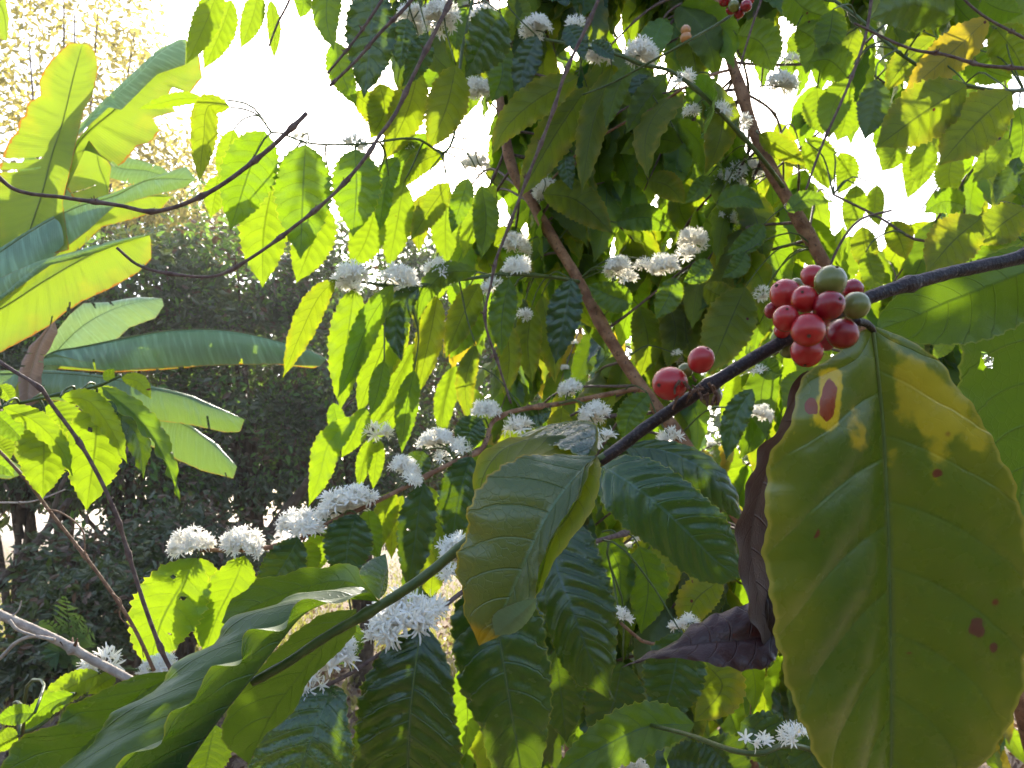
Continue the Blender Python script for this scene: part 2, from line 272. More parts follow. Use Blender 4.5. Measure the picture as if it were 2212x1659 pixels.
def lf(parent, pts, w, d, kind='mid', side='T', roll=0, fold=12, dt=0, name='leaf', clear=False, asym=0, **kw):
    """leaf from spine pixels at depth d; w = full width in pixels"""
    if isinstance(parent, (list, tuple)):
        pb_ = P(pts[0][0], pts[0][1], d); parent = min(parent, key=lambda s_: min((z-pb_).length for z in ST[s_.name]))
    n = len(pts); ds = [d+dt*i/(n-1) if len(p) < 3 else p[2] for i, p in enumerate(pts)]
    mid = [P(p[0], p[1], dd) for p, dd in zip(pts, ds)]
    if n == 2:   # gentle droop
        a, b = mid; L_ = (b-a).length; mm = a.lerp(b, .5)+UP*L_*.05+RT*L_*R(-.05, .05)-FW*L_*R(-.06, .12); mid = [a, mm, b]
    ts = [i/14 for i in range(15)]; m = catmull(mid, ts); L_ = []; R_ = []
    wm = w/F*(sum(ds)/n)*.5; rl = math.radians(roll)
    for i, t in enumerate(ts[1:-1], 1):
        tan = (m[i+1]-m[i-1]).normalized(); view = (m[i]-CAM).normalized(); c = tan.cross(view).normalized()   # points to one side
        nrm = c.cross(tan).normalized()
        if nrm.dot(view) > 0: nrm = -nrm
        q = Matrix.Rotation(rl*(.6+.8*t), 3, tan); c = q @ c; nrm = q @ nrm
        up = nrm if side == 'T' else -nrm; f = math.radians(fold)
        ww = wm*width(t)
        L_.append(m[i]-c*(ww*(1-asym)*math.cos(f))+up*(ww*math.sin(f))); R_.append(m[i]+c*(ww*(1+asym)*math.cos(f))+up*(ww*math.sin(f)))
    # with this construction the face normal points away from or to the camera
    k = dict(nu=72, nv=6, corr=.10, ruff=.12, nr=6, flip=False, wig=.055); k.update(kw)
    t0 = (m[7]-m[6]); nf = (R_[6]-L_[6]).cross(t0); facing = nf.dot(m[6]-CAM) < 0   # surface normal from quad order faces camera?
    k['flip'] = (side == 'T') != facing
    o = blade(name, mid, L_, R_, M[kind], mid[0], parent, **k)
    petiole(parent, mid[0])
    if clear: 
        for t in (3, 7, 11): CLEAR.append(m[t])
    return o
def tl(parent, mid, left, right, kind, side='T', name='leaf', **kw):
    """leaf traced as midrib + two margins; points are (x, y, depth)"""
    a = [P(*p) for p in mid]; l = [P(*p) for p in left]; r = [P(*p) for p in right]
    i, j, k_ = len(a)//2, len(l)//2, len(r)//2
    t0 = a[min(i+1, len(a)-1)]-a[i-1]; nf = (r[k_]-l[j]).cross(t0); facing = nf.dot(a[i]-CAM) < 0
    k = dict(nu=150, nv=12, corr=.05, ruff=.03, nr=8); k.update(kw); k['flip'] = (side == 'T') != facing
    return blade(name, a, l, r, M[kind], a[0], parent, **k)
def stem(parent, pts, w0, w1, mat, name='stem', nodes=(), **kw):
    """pts (x,y,d); widths in pixels"""
    pp = [P(*p) for p in pts]; a = w0/F*pts[0][2]/2; b = w1/F*pts[-1][2]/2
    o = tube(name, pp, [a, b], M[mat], parent, nodes=nodes, **kw); ST[o.name] = catmull(pp, [i/40 for i in range(41)]); return o
# ------------------------------------------------------------------ flowers
ST = {}
def petiole(parent, p, mat='stemgreen', rmin=.012, name='petiole', w=.0013):
    c = ST.get(parent.name)
    if not c: return
    q = min(c, key=lambda z: (z-p).length+max(0, p.z-z.z)*.5); dl = (q-p).length
    if dl < rmin or dl > .17: return
    tube(name, [q, q.lerp(p, .35)+Vector((R(-.1, .1)*dl, 0, dl*.22)), q.lerp(p, .7)+Vector((R(-.08, .08)*dl, 0, dl*.16))+FW*dl*.05, p], [w+dl*.003, w*.8], M[mat], parent, n=6, res=8)
def flower_mesh(seed, nf, spread, plen, pw, lo=-.15):
    rs = random.Random(seed); V = []; Fc = []
    for k in range(nf):
        z = rs.uniform(lo, 1); a = rs.uniform(0, 6.283); q = math.sqrt(1-z*z) if abs(z) < 1 else 0
        d = Vector((q*math.cos(a), q*math.sin(a), z*.8+.1)).normalized(); tl_ = spread*rs.uniform(.6, 1)
        base = d*.08; tip = d*tl_; sidev = d.cross(Vector((rs.random(), rs.random(), rs.random()))).normalized(); s2 = d.cross(sidev)
        # tube
        i0 = len(V)
        for p, r in ((base, .018), (tip, .03)):
            for j in range(4): an = j*math.pi/2; V.append(p+(sidev*math.cos(an)+s2*math.sin(an))*r)
        for j in range(4): Fc.append((i0+j, i0+(j+1) % 4, i0+4+(j+1) % 4, i0+4+j))
        npet = rs.choice((5, 6, 6, 7)); op = rs.uniform(.35, 1.15)
        for j in range(npet):
            an = 6.283*j/npet+rs.uniform(-.2, .2); out = sidev*math.cos(an)+s2*math.sin(an); L_ = plen*rs.uniform(.8, 1.15); o2 = op*rs.uniform(.8, 1.2)
            sv = d.cross(out).normalized(); i0 = len(V)
            for t, ww in ((0, .35), (.3, .9), (.65, 1), (.9, .7), (1.02, .15)):
                ang = o2*(.55+.75*t); c = tip+(d*math.cos(ang)+out*math.sin(ang))*(L_*t); h = (d*math.sin(ang)-out*math.cos(ang))
                V.append(c-sv*pw*ww*.5+h*-.01); V.append(c+h*.012); V.append(c+sv*pw*ww*.5+h*-.01)
            for r_ in range(4):
                b = i0+r_*3; Fc.append((b, b+1, b+4, b+3)); Fc.append((b+1, b+2, b+5, b+4))
        for j in range(3):   # stamens
            out = (d+sidev*rs.uniform(-.5, .5)+s2*rs.uniform(-.5, .5)).normalized(); i0 = len(V); e = tip+out*plen*rs.uniform(.7, 1)
            V += [tip-sidev*.008, tip+sidev*.008, e+sidev*.012, e-sidev*.012]; Fc.append((i0, i0+1, i0+2, i0+3))
    me = mesh('flower_cluster', V, Fc); me.materials.append(M['petal']); return me
FL = {'d': [flower_mesh(i, 70, .70, .34, .065) for i in range(3)], 's': [flower_mesh(10+i, 17, .55, .55, .10, 0) for i in range(3)], 'b': [flower_mesh(20+i, 100, .74, .30, .055, -.25) for i in range(2)], 'o': [flower_mesh(40+i, 3, .55, .62, .17, .4) for i in range(2)]}
def fl(parent, x, y, r, d, kind='d', sx=1, tilt=None, clear=False, sy=1):
    """flower cluster dome: x,y centre of the dome, r radius px"""
    p = P(x, y+r*.35*sy, d)
    if isinstance(parent, (list, tuple)): parent = min(parent, key=lambda s_: min((z-p).length for z in ST[s_.name]))
    me = random.choice(FL[kind]); o = link('flower_cluster', me, p, parent)
    s = r/F*d*1.15; o.scale = (s*sx, s, s*sy); o.rotation_euler = (R(-.3, .2), (tilt if tilt is not None else R(-.35, .35)), R(-.4, .4) if sx != 1 else R(0, 6.28))
    if sx != 1 and tilt is not None: o.rotation_euler = (R(-.3, .0), tilt, R(-.2, .2))
    petiole(parent, p, rmin=.015)
    if clear: CLEAR.append(P(x, y-r*.4, d))
    return o
# ------------------------------------------------------------------ cherries
def cherry_mesh():
    V = []; Fc = []; nu, nv = 20, 28
    for i in range(nu+1):
        th = math.pi*i/nu; 
        for j in range(nv):
            a = 2*math.pi*j/nv; r = math.sin(th); z = math.cos(th)
            k = 1-.07*math.exp(-(th/.22)**2)-.05*math.exp(-((math.pi-th)/.3)**2)+.012*math.cos(2*a)*r; V.append((r*math.cos(a)*k, r*math.sin(a)*k, z*1.0*k))
    for i in range(nu):
        for j in range(nv): a = i*nv+j; b = i*nv+(j+1) % nv; Fc.append((a, a+nv, b+nv, b))
    return V, Fc
CV, CF = cherry_mesh()
def calyx_mesh():
    V = []; Fc = []; n = 12
    prof = [(.085, .93), (.115, .955), (.105, .985), (.07, .985), (.05, .95), (.0, .945)]
    for r, z in prof:
        for j in range(n): a = 2*math.pi*j/n; V.append((r*math.cos(a)*(1+.1*math.sin(3*a)), r*math.sin(a), z))
    for i in range(len(prof)-1):
        for j in range(n): a = i*n+j; b = i*n+(j+1) % n; Fc.append((a, b, b+n, a+n))
    me = mesh('calyx', V, Fc); me.materials.append(M['calyx']); return me
CAL = calyx_mesh()
def cherry(parent, x, y, rx, ry, d, kind, cal=None):
    p = P(x, y, d); me = mesh('cherry', CV, CF); me.materials.append(M[kind]); o = link('cherry', me, p, parent)
    s = rx/F*d; o.scale = (s, s, s*ry/rx)
    # calyx end points to cal pixel
    if cal:
        vx, vy = (cal[0]-x)/rx, (cal[1]-y)/ry; l = min(.97, math.hypot(vx, vy)); k = l/max(1e-6, math.hypot(vx, vy)); vx *= k; vy *= k
        dirv = (RT*vx-UP*vy-FW*math.sqrt(1-l*l)).normalized()
    else: dirv = Vector((R(-1, 1), R(.2, 1), R(-1, 1))).normalized()
    o.rotation_mode = 'QUATERNION'; o.rotation_quaternion = dirv.to_track_quat('Z', 'Y'); sc = s; o.scale = (sc*R(.97, 1.0), sc*R(.97, 1.02), sc*(1+(ry/rx-1)*.5)*R(1.0, 1.1))
    c = bpy.data.objects.new('calyx', CAL); C.objects.link(c); c.parent = o; return o
T = lambda ox, oy: (lambda x, y: (ox+x*.336, oy+y*.336))
t1 = T(0, 0); t2 = T(734.5, 0); t3 = T(1469, 0); t4 = T(0, 553); t5 = T(734.5, 553); t6 = T(1469, 553); t7 = T(0, 1106); t8 = T(734.5, 1106); t9 = T(1469, 1106)
def Z(f, pts, d, d1=None):
    n = len(pts); return [(*f(*p[:2]), p[2] if len(p) > 2 else d+((d1-d)*i/(n-1) if d1 is not None else 0)) for i, p in enumerate(pts)]
# ================================================================== fruiting branch close to the lens
A = thing('coffee_branch', P(2260, 540, .42), 'foreground coffee branch with ripe red and green cherries and a huge yellowing leaf with painted sun patches', 'coffee branch')
sA = stem(A, [(2300, 520, .425), (2195, 558, .42), (2050, 590, .41), (1880, 642, .395), (1790, 685, .392), (1700, 732, .39), (1600, 790, .388), (1540, 828, .388), (1480, 866, .39), (1400, 920, .395), (1310, 987, .40), (1150, 1080, .41), (1000, 1178, .42), (920, 1243, .42), (830, 1303, .42), (700, 1378, .42), (620, 1432, .42), (545, 1474, .42)], 30, 20, 'stemdark', nodes=(.045, .2, .435, .62, .86), n=12, res=140, rough=.12, swell=1.35)
# the younger end of the same branch is green: second material on its faces
sA.data.materials.append(M['stemgreen'])
for p in sA.data.polygons:
    if p.center.x+sA.location.x+wloc(A).x < P(1300, 1000, .4).x: p.material_index = 1
sA['label'] = 'dark brown stem turning green towards its young end'
for (x, y, rx, ry, d, k, cal) in [
    (857, 130, 75, 88, .378, 'red', None), (1110, 215, 70, 68, .392, 'crimson', None), (590, 350, 48, 58, .385, 'crimson', None), (655, 480, 52, 50, .388, 'red', None), (745, 190, 50, 50, .392, 'green', None), (700, 600, 62, 68, .395, 'green', None), (935, 545, 70, 62, .392, 'crimson', None), (900, 400, 70, 70, .392, 'crimson', None),
    (967, 162, 102, 88, .362, 'green', (990, 88)), (680, 248, 102, 96, .374, 'red', (605, 198)), (1130, 318, 90, 92, .372, 'green', (1210, 270)), (1045, 500, 102, 98, .374, 'crimson', None), (815, 612, 104, 96, .372, 'red', (790, 700)),
    (800, 278, 86, 94, .362, 'red', (762, 238)), (955, 318, 97, 108, .356, 'crimson', (990, 283)), (680, 402, 84, 82, .360, 'red', (667, 350)), (822, 475, 112, 102, .354, 'red', (793, 518)),
    (135, 667, 86, 98, .376, 'red', (168, 590)), (-65, 820, 115, 108, .378, 'red', (-150, 830)), (195, 890, 78, 70, .396, 'green', None), (35, 735, 50, 42, .392, 'green', None)]:
    px, py = t6(x, y); c_ = cherry(sA, px, py, rx*.336, ry*.336, d, k, t6(*cal) if cal else None)
    if k == 'green': c_['label'] = 'unripe green cherry'
# dried flower remains between the two cherries
for i in range(26):
    a = P(1505+R(-42, 42), 838+R(-18, 18), .372+R(-.004, .006)); b = a+Vector((R(-.004, .004), R(-.003, .003), R(-.007, .004)))
    tube('dried_bract', [a, (a+b)*.5+Vector((R(-.001, .001), 0, 0)), b], [.0008, .0005], M['calyx'], sA, n=5, res=6)
stem(sA, Z(t6, [(1130, 420), (1190, 430), (1235, 470), (1250, 530)], .385, .40), 20, 12, 'stemdark', 'petiole', res=20)
# the huge yellowing leaf with sun patches painted in
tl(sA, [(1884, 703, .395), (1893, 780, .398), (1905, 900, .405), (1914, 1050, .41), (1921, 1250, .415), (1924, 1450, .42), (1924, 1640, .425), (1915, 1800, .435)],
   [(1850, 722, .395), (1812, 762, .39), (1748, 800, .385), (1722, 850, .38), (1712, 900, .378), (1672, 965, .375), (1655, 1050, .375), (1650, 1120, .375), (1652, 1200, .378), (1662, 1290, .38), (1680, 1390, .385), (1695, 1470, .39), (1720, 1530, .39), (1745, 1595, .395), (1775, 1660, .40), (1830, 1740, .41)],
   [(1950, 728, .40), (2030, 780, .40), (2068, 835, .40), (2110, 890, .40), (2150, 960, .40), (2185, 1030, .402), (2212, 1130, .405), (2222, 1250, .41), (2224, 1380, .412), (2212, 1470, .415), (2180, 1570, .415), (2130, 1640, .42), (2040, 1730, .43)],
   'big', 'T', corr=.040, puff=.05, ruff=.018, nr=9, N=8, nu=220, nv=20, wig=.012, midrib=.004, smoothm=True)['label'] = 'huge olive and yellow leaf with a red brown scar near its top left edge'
# the olive leaves behind it at the right edge
tl(sA, [(2330, 520, .50), (2290, 700, .52), (2240, 900, .54), (2200, 1100, .56), (2190, 1260, .58)], [(2230, 600, .5), (2212, 625, .5), (2130, 680, .51), (2085, 720, .51), (2072, 790, .52), (2078, 860, .53), (2105, 960, .54), (2140, 1100, .56)], [(2420, 700, .55), (2400, 900, .56), (2300, 1150, .58)],
   'wavy', 'U', corr=.02, nu=110, holes=[(.36, .16, .025, .032)], N=9)['label'] = 'olive leaf underside with a hole'
tl(sA, [(2280, 560, .46), (2180, 600, .47), (2050, 650, .48), (1960, 690, .485), (1895, 712, .49)], [(2200, 530, .47), (2080, 575, .475), (1980, 610, .48), (1925, 650, .485), (1898, 685, .49)], [(2230, 680, .48), (2130, 735, .48), (2020, 745, .485), (1950, 735, .49)], 'wavy', 'U', corr=.02)
# pale twisted leaf in the middle
tl(sA, [(1288, 985, .40), (1235, 1040, .385), (1185, 1110, .375), (1145, 1190, .372), (1110, 1270, .372), (1075, 1340, .375), (1035, 1395, .378)],
   [(1210, 982, .395), (1130, 985, .385), (1070, 1015, .378), (1030, 1060, .372), (1008, 1110, .37), (1010, 1150, .37), (990, 1190, .368), (986, 1240, .368), (1000, 1275, .37), (1002, 1320, .372), (1020, 1360, .375)],
   [(1262, 1015, .385), (1250, 1070, .378), (1222, 1120, .372), (1196, 1155, .368), (1180, 1200, .366), (1168, 1250, .366), (1150, 1305, .366), (1110, 1355, .37), (1070, 1378, .374)],
   'pale', 'T', corr=.045, ruff=.05, N=8, wig=.02)['label'] = 'pale worn leaf with a rolled edge and yellow tip'
tl(sA, [(1290, 983, .40), (1262, 1015, .386), (1250, 1070, .378), (1222, 1120, .372), (1196, 1155, .368), (1180, 1200, .366), (1168, 1250, .366), (1158, 1285, .366)],
   [(1275, 1010, .380), (1255, 1065, .372), (1228, 1105, .366), (1200, 1150, .362), (1176, 1200, .361), (1160, 1250, .362)],
   [(1298, 1020, .376), (1290, 1070, .368), (1275, 1110, .36), (1245, 1150, .357), (1215, 1190, .357), (1190, 1225, .359), (1172, 1270, .362)],
   'olive', 'U', name='rolled_leaf_edge', corr=.04, nu=60, nv=6)
tl(sA, [(1160, 1292, .364), (1120, 1330, .362), (1070, 1372, .368)], [(1120, 1300, .362), (1065, 1330, .364)], [(1155, 1320, .366), (1110, 1368, .368)], 'banpale', 'U', name='rolled_leaf_tip', nu=30, nv=6, corr=.02)
tl(sA, [(1290, 980, .405), (1230, 945, .41), (1160, 945, .415), (1080, 975, .42), (1040, 1040, .425), (1040, 1110, .43)], [(1283, 915, .43), (1210, 915, .44), (1140, 940, .43), (1090, 950, .43), (1035, 985, .43), (1022, 1050, .43)], [(1260, 1000, .40), (1180, 985, .40), (1110, 1010, .40), (1090, 1070, .41), (1065, 1120, .42)], 'olive', 'U', corr=.03, nu=100)
tl(sA, [(1287, 978, .41), (1283, 915, .43), (1215, 912, .45), (1115, 942, .44)], [(1275, 940, .43), (1245, 925, .445), (1190, 918, .45)], [(1255, 985, .40), (1222, 972, .40), (1160, 952, .42)], 'wet', 'T', name='rolled_leaf_edge', corr=.05, nu=60, nv=8)
# dead leaf
tl(sA, [(1745, 800, .41), (1712, 870, .415), (1680, 960, .42), (1640, 1070, .42), (1622, 1170, .42), (1640, 1290, .42), (1668, 1420, .42)], [(1728, 810, .41), (1700, 860, .41), (1692, 910, .41), (1645, 965, .41), (1612, 1060, .41), (1590, 1170, .41), (1605, 1260, .41), (1625, 1340, .41)], [(1790, 830, .43), (1760, 900, .43), (1720, 1000, .44), (1700, 1150, .44), (1710, 1300, .44), (1700, 1370, .43)], 'dead', 'U', corr=.015, puff=.04, ruff=.05, N=6)['label'] = 'dead purple brown leaf hanging behind the huge leaf'
tl(sA, [(1690, 1370, .425), (1600, 1382, .42), (1500, 1392, .42), (1420, 1412, .425), (1342, 1443, .43)], [(1670, 1270, .43), (1610, 1305, .43), (1550, 1325, .43), (1490, 1355, .43), (1465, 1385, .43), (1400, 1412, .43)], [(1665, 1435, .41), (1620, 1448, .41), (1550, 1438, .41), (1490, 1425, .415), (1400, 1425, .425)], 'dead', 'T', corr=.018, puff=.1, ruff=.07, N=5)['label'] = 'dead purple brown leaf folded flat with a pointed tip'
# long wavy leaves at the lower left
tl(sA, [(822, 1300, .42), (743, 1296, .415), (665, 1322, .41), (600, 1395, .405), (537, 1476, .40), (470, 1560, .395), (403, 1657, .39), (340, 1750, .385)],
   [(790, 1283, .41), (682, 1306, .40), (625, 1318, .395), (598, 1358, .39), (524, 1378, .385), (504, 1436, .38), (460, 1452, .378), (417, 1490, .375), (400, 1535, .373), (370, 1553, .37), (323, 1613, .37), (269, 1650, .365), (200, 1720, .365)],
   [(770, 1268, .43), (706, 1272, .435), (640, 1295, .435), (571, 1308, .435), (520, 1330, .435), (477, 1369, .43), (413, 1412, .43), (370, 1455, .425), (300, 1505, .42), (202, 1590, .415), (141, 1650, .41), (80, 1740, .40)],
   'wavy', 'U', corr=.02, puff=-.10, ruff=.15, nr=7, nu=200, nv=16, wig=.01)['label'] = 'long folded wavy leaf with a bluish sheen inside'
tl(sA, [(430, 1440, .47), (326, 1486, .46), (240, 1560, .45), (150, 1650, .44), (60, 1760, .43)], [(370, 1450, .46), (300, 1455, .45), (262, 1475, .44), (185, 1506, .43), (141, 1530, .43), (128, 1560, .425), (80, 1575, .42), (30, 1608, .42), (0, 1665, .415)], [(400, 1500, .47), (330, 1600, .46), (260, 1680, .45), (160, 1760, .44)], 'wavy', 'T', corr=.02, ruff=.05, nr=5)
tl(sA, [(815, 1295, .43), (760, 1258, .44), (680, 1262, .46), (580, 1295, .47), (478, 1345, .48)], [(775, 1230, .44), (742, 1217, .45), (705, 1226, .455), (650, 1228, .46), (600, 1246, .465), (560, 1248, .47), (530, 1275, .475), (497, 1300, .48)], [(760, 1290, .44), (680, 1310, .46), (590, 1345, .47), (520, 1370, .48)], 'wavy', 'U', corr=.02, ruff=.05, nr=5)
tl(sA, [(818, 1296, .43), (826, 1262, .435), (836, 1228, .44), (833, 1196, .445)], [(790, 1262, .43), (775, 1240, .43), (800, 1210, .44)], [(835, 1275, .44), (838, 1240, .445)], 'wet', 'T', corr=.05, nu=40)
tl(sA, [(770, 1315, .44), (720, 1370, .46), (655, 1450, .48), (590, 1540, .49), (538, 1650, .50)], [(690, 1330, .46), (600, 1400, .47), (540, 1470, .48), (490, 1540, .49), (478, 1590, .49), (510, 1630, .50)], [(765, 1370, .46), (720, 1420, .47), (668, 1470, .48), (632, 1540, .49), (590, 1575, .495), (556, 1610, .50)], 'lime', 'U', corr=.02, tipc=0) if False else tl(sA, [(770, 1315, .44), (720, 1370, .46), (655, 1450, .48), (590, 1540, .49), (538, 1650, .50)], [(690, 1330, .46), (600, 1400, .47), (540, 1470, .48), (490, 1540, .49), (478, 1590, .49), (510, 1630, .50)], [(765, 1370, .46), (720, 1420, .47), (668, 1470, .48), (632, 1540, .49), (590, 1575, .495), (556, 1610, .50)], 'wavy', 'U', corr=.02)
# ================================================================== the flowering shrub with the left trunk
S1 = thing('coffee_shrub', P(1700, 1500, 1.5), 'coffee shrub with reddish slanting trunk in the middle and rows of white blossom', 'coffee shrub')
T1 = [(1020, -260, 1.7), (1050, 0, 1.62), (1085, 250, 1.56), (1114, 386, 1.54), (1141, 423, 1.53), (1175, 484, 1.52), (1248, 603, 1.5), (1322, 741, 1.48), (1383, 832, 1.47), (1490, 975, 1.45), (1620, 1150, 1.45), (1900, 1500, 1.5), (2150, 2000, 1.6), (2300, 2700, 1.8)]
TK1 = stem(S1, T1, 12, 40, 'trunk', 'trunk', nodes=(.1, .14, .19, .24, .30, .37, .45, .52), n=12, res=120, rough=.1, swell=1.25)
B2 = stem(S1, [(1383, 838, 1.47), (1232, 868, 1.35), (1070, 906, 1.2), (1037, 973, 1.12), (976, 1000, 1.08), (880, 1050, 1.03), (791, 1094, 1.0), (700, 1135, .97), (640, 1168, .95), (540, 1188, .93), (430, 1188, .92)], 11, 8, 'trunk', 'branch', nodes=(.3, .42, .55, .66, .8, .9), res=90)
for (x, y, r, d, k, o) in [(413, 1170, 50, .92, 'b', {}), (522, 1168, 50, .93, 'b', {}), (648, 1128, 48, .955, 'd', dict(sx=1.1)), (752, 1078, 50, .985, 'd', dict(sx=1.35, tilt=-.3)), (872, 1005, 36, 1.04, 'd', {}), (890, 1030, 26, 1.02, 's', {}), (943, 946, 36, 1.1, 'd', dict(sx=1.15)), (992, 960, 28, 1.1, 's', {}), (1050, 882, 32, 1.2, 'd', {}), (1121, 916, 34, 1.22, 's', {}), (1232, 835, 28, 1.34, 'd', {}), (1285, 889, 38, 1.3, 'd', {}), (1306, 943, 30, 1.25, 's', {}), (1450, 940, 30, 1.42, 's', {}), (815, 929, 32, 1.2, 's', {}), (710, 1105, 30, .99, 's', {}), (955, 985, 22, 1.1, 's', {})]: fl(B2, x, y, r, d, k, clear=x < 800, **o)
B1 = stem(S1, [(1560, 1080, 1.46), (1420, 1130, 1.25), (1250, 1180, 1.05), (1100, 1220, .93), (993, 1283, .86), (922, 1341, .82), (788, 1435, .78), (734, 1467, .76), (660, 1500, .75)], 12, 9, 'twig', 'branch', nodes=(.4, .6, .72, .85), res=80)
for (x, y, r, d, k, o) in [(872, 1325, 78, .80, 'd', dict(tilt=-.35)), (820, 1370, 40, .79, 's', {}), (925, 1310, 45, .82, 's', {}), (985, 1185, 45, .9, 'd', dict(tilt=-.5, sy=1.3)), (965, 1230, 30, .88, 's', {}), (712, 1425, 62, .76, 's', dict(tilt=-.4)), (735, 1395, 40, .765, 'd', dict(tilt=.3)), (675, 1475, 35, .75, 's', {})]: fl(B1, x, y, r, d, k, clear=r > 60, **o)
# big dark hanging leaves of the lower branch
k = dict(corr=.11, puff=.05, ruff=.045, wig=.03, nu=150, nv=12, nr=8)
tl(B1, [(912, 1345, .79), (900, 1420, .775), (887, 1530, .77), (880, 1660, .78), (872, 1770, .80)], [(862, 1375, .79), (820, 1415, .785), (782, 1480, .78), (768, 1560, .78), (760, 1640, .78), (800, 1720, .79)], [(940, 1375, .79), (962, 1415, .785), (980, 1475, .78), (982, 1530, .78), (995, 1600, .78), (996, 1660, .785), (950, 1730, .79)], 'dark', 'T', midrib=.004, N=10, **k)
tl(B1, [(1052, 1270, .86), (1077, 1371, .845), (1092, 1462, .84), (1108, 1560, .845), (1125, 1665, .855), (1132, 1770, .87)], [(990, 1295, .86), (975, 1350, .86), (985, 1430, .85), (998, 1500, .85), (1035, 1570, .85), (1055, 1640, .86), (1085, 1710, .865)], [(1120, 1300, .85), (1165, 1320, .85), (1180, 1390, .85), (1190, 1450, .85), (1192, 1520, .85), (1180, 1600, .86), (1165, 1680, .865)], 'dark', 'T', midrib=.003, N=10, **k)
tl(B1, [(1235, 1130, .95), (1200, 1195, .93), (1238, 1321, .90), (1285, 1442, .89), (1328, 1517, .895)], [(1190, 1180, .94), (1165, 1230, .93), (1158, 1290, .92), (1180, 1350, .91), (1205, 1420, .90), (1245, 1475, .895), (1290, 1495, .895)], [(1270, 1145, .94), (1300, 1210, .92), (1328, 1290, .905), (1333, 1370, .90), (1328, 1440, .895), (1318, 1480, .895)], 'dark', 'T', N=10, **k)
tl(B1, [(722, 1478, .76), (700, 1530, .735), (672, 1600, .72), (645, 1690, .72), (635, 1760, .73)], [(660, 1492, .74), (615, 1520, .73), (580, 1570, .72), (548, 1620, .72), (535, 1680, .72), (570, 1730, .73)], [(748, 1500, .74), (752, 1560, .73), (765, 1620, .725), (745, 1700, .725)], 'wet', 'T', midrib=.003, N=8, **k)
tl(B1, [(1288, 1000, .84), (1340, 1030, .80), (1410, 1080, .785), (1480, 1145, .78), (1545, 1210, .785), (1602, 1248, .79)], [(1330, 985, .82), (1400, 990, .80), (1460, 1020, .79), (1520, 1070, .785), (1570, 1120, .785), (1592, 1180, .79)], [(1285, 1050, .82), (1310, 1100, .80), (1360, 1150, .79), (1420, 1190, .785), (1480, 1240, .785), (1550, 1262, .79)], 'dark', 'T', N=10, **k)
tl(B1, [(1345, 965, .92), (1440, 975, .90), (1520, 1015, .89), (1570, 1070, .89), (1602, 1125, .90)], [(1400, 950, .91), (1480, 960, .90), (1550, 1000, .90), (1590, 1060, .90)], [(1380, 1000, .90), (1450, 1040, .89), (1530, 1090, .89)], 'dark', 'T', N=9, **k)
for (pts, w, d, kd, sd) in [([(464, 1565), (452, 1620), (435, 1700)], 95, .86, 'dark', 'T'), ([(1200, 1405), (1212, 1500), (1224, 1605)], 105, 1.0, 'dark', 'T'), ([(1470, 1365), (1455, 1460), (1425, 1570)], 135, 1.02, 'dark', 'T'), ([(1345, 1430), (1325, 1520), (1285, 1620)], 130, 1.1, 'dark', 'T'), ([(1500, 1565), (1400, 1570), (1290, 1620), (1185, 1680)], 110, .92, 'mid', 'T'), ([(1080, 1420), (1060, 1560), (1055, 1700)], 120, 1.05, 'olive', 'U'), ([(1380, 1180), (1400, 1260), (1385, 1370)], 90, 1.15, 'mid', 'T'), ([(1300, 1150), (1340, 1240), (1330, 1330)], 70, 1.15, 'mid', 'T'),
    ([(1560, 1250), (1500, 1300), (1480, 1380)], 80, 1.2, 'olive', 'U'), ([(1600, 1560), (1660, 1600), (1700, 1680)], 110, .9, 'dark', 'T'), ([(1520, 1600), (1560, 1640), (1620, 1700)], 120, .88, 'dark', 'T'), ([(1740, 1590), (1760, 1650), (1800, 1720)], 110, .8, 'dark', 'T'), ([(1440, 1640), (1500, 1650), (1560, 1690)], 90, .95, 'dark', 'T'), ([(1520, 1430), (1560, 1480), (1500, 1560)], 100, 1.2, 'olive', 'U'), ([(1400, 1190), (1440, 1230), (1430, 1300)], 60, 1.3, 'olive', 'U'), ([(930, 1290), (940, 1210), (975, 1130)], 60, 1.15, 'olive', 'U'), ([(1000, 1440), (1010, 1540), (1000, 1640)], 70, 1.0, 'mid', 'U'), ([(760, 1340), (745, 1390), (720, 1440)], 80, .98, 'dark', 'T'), ([(830, 1590), (840, 1650), (830, 1700)], 90, .95, 'olive', 'U')]:
    lf([B1, B2, TK1], pts, w, d, kd, sd, fold=8)
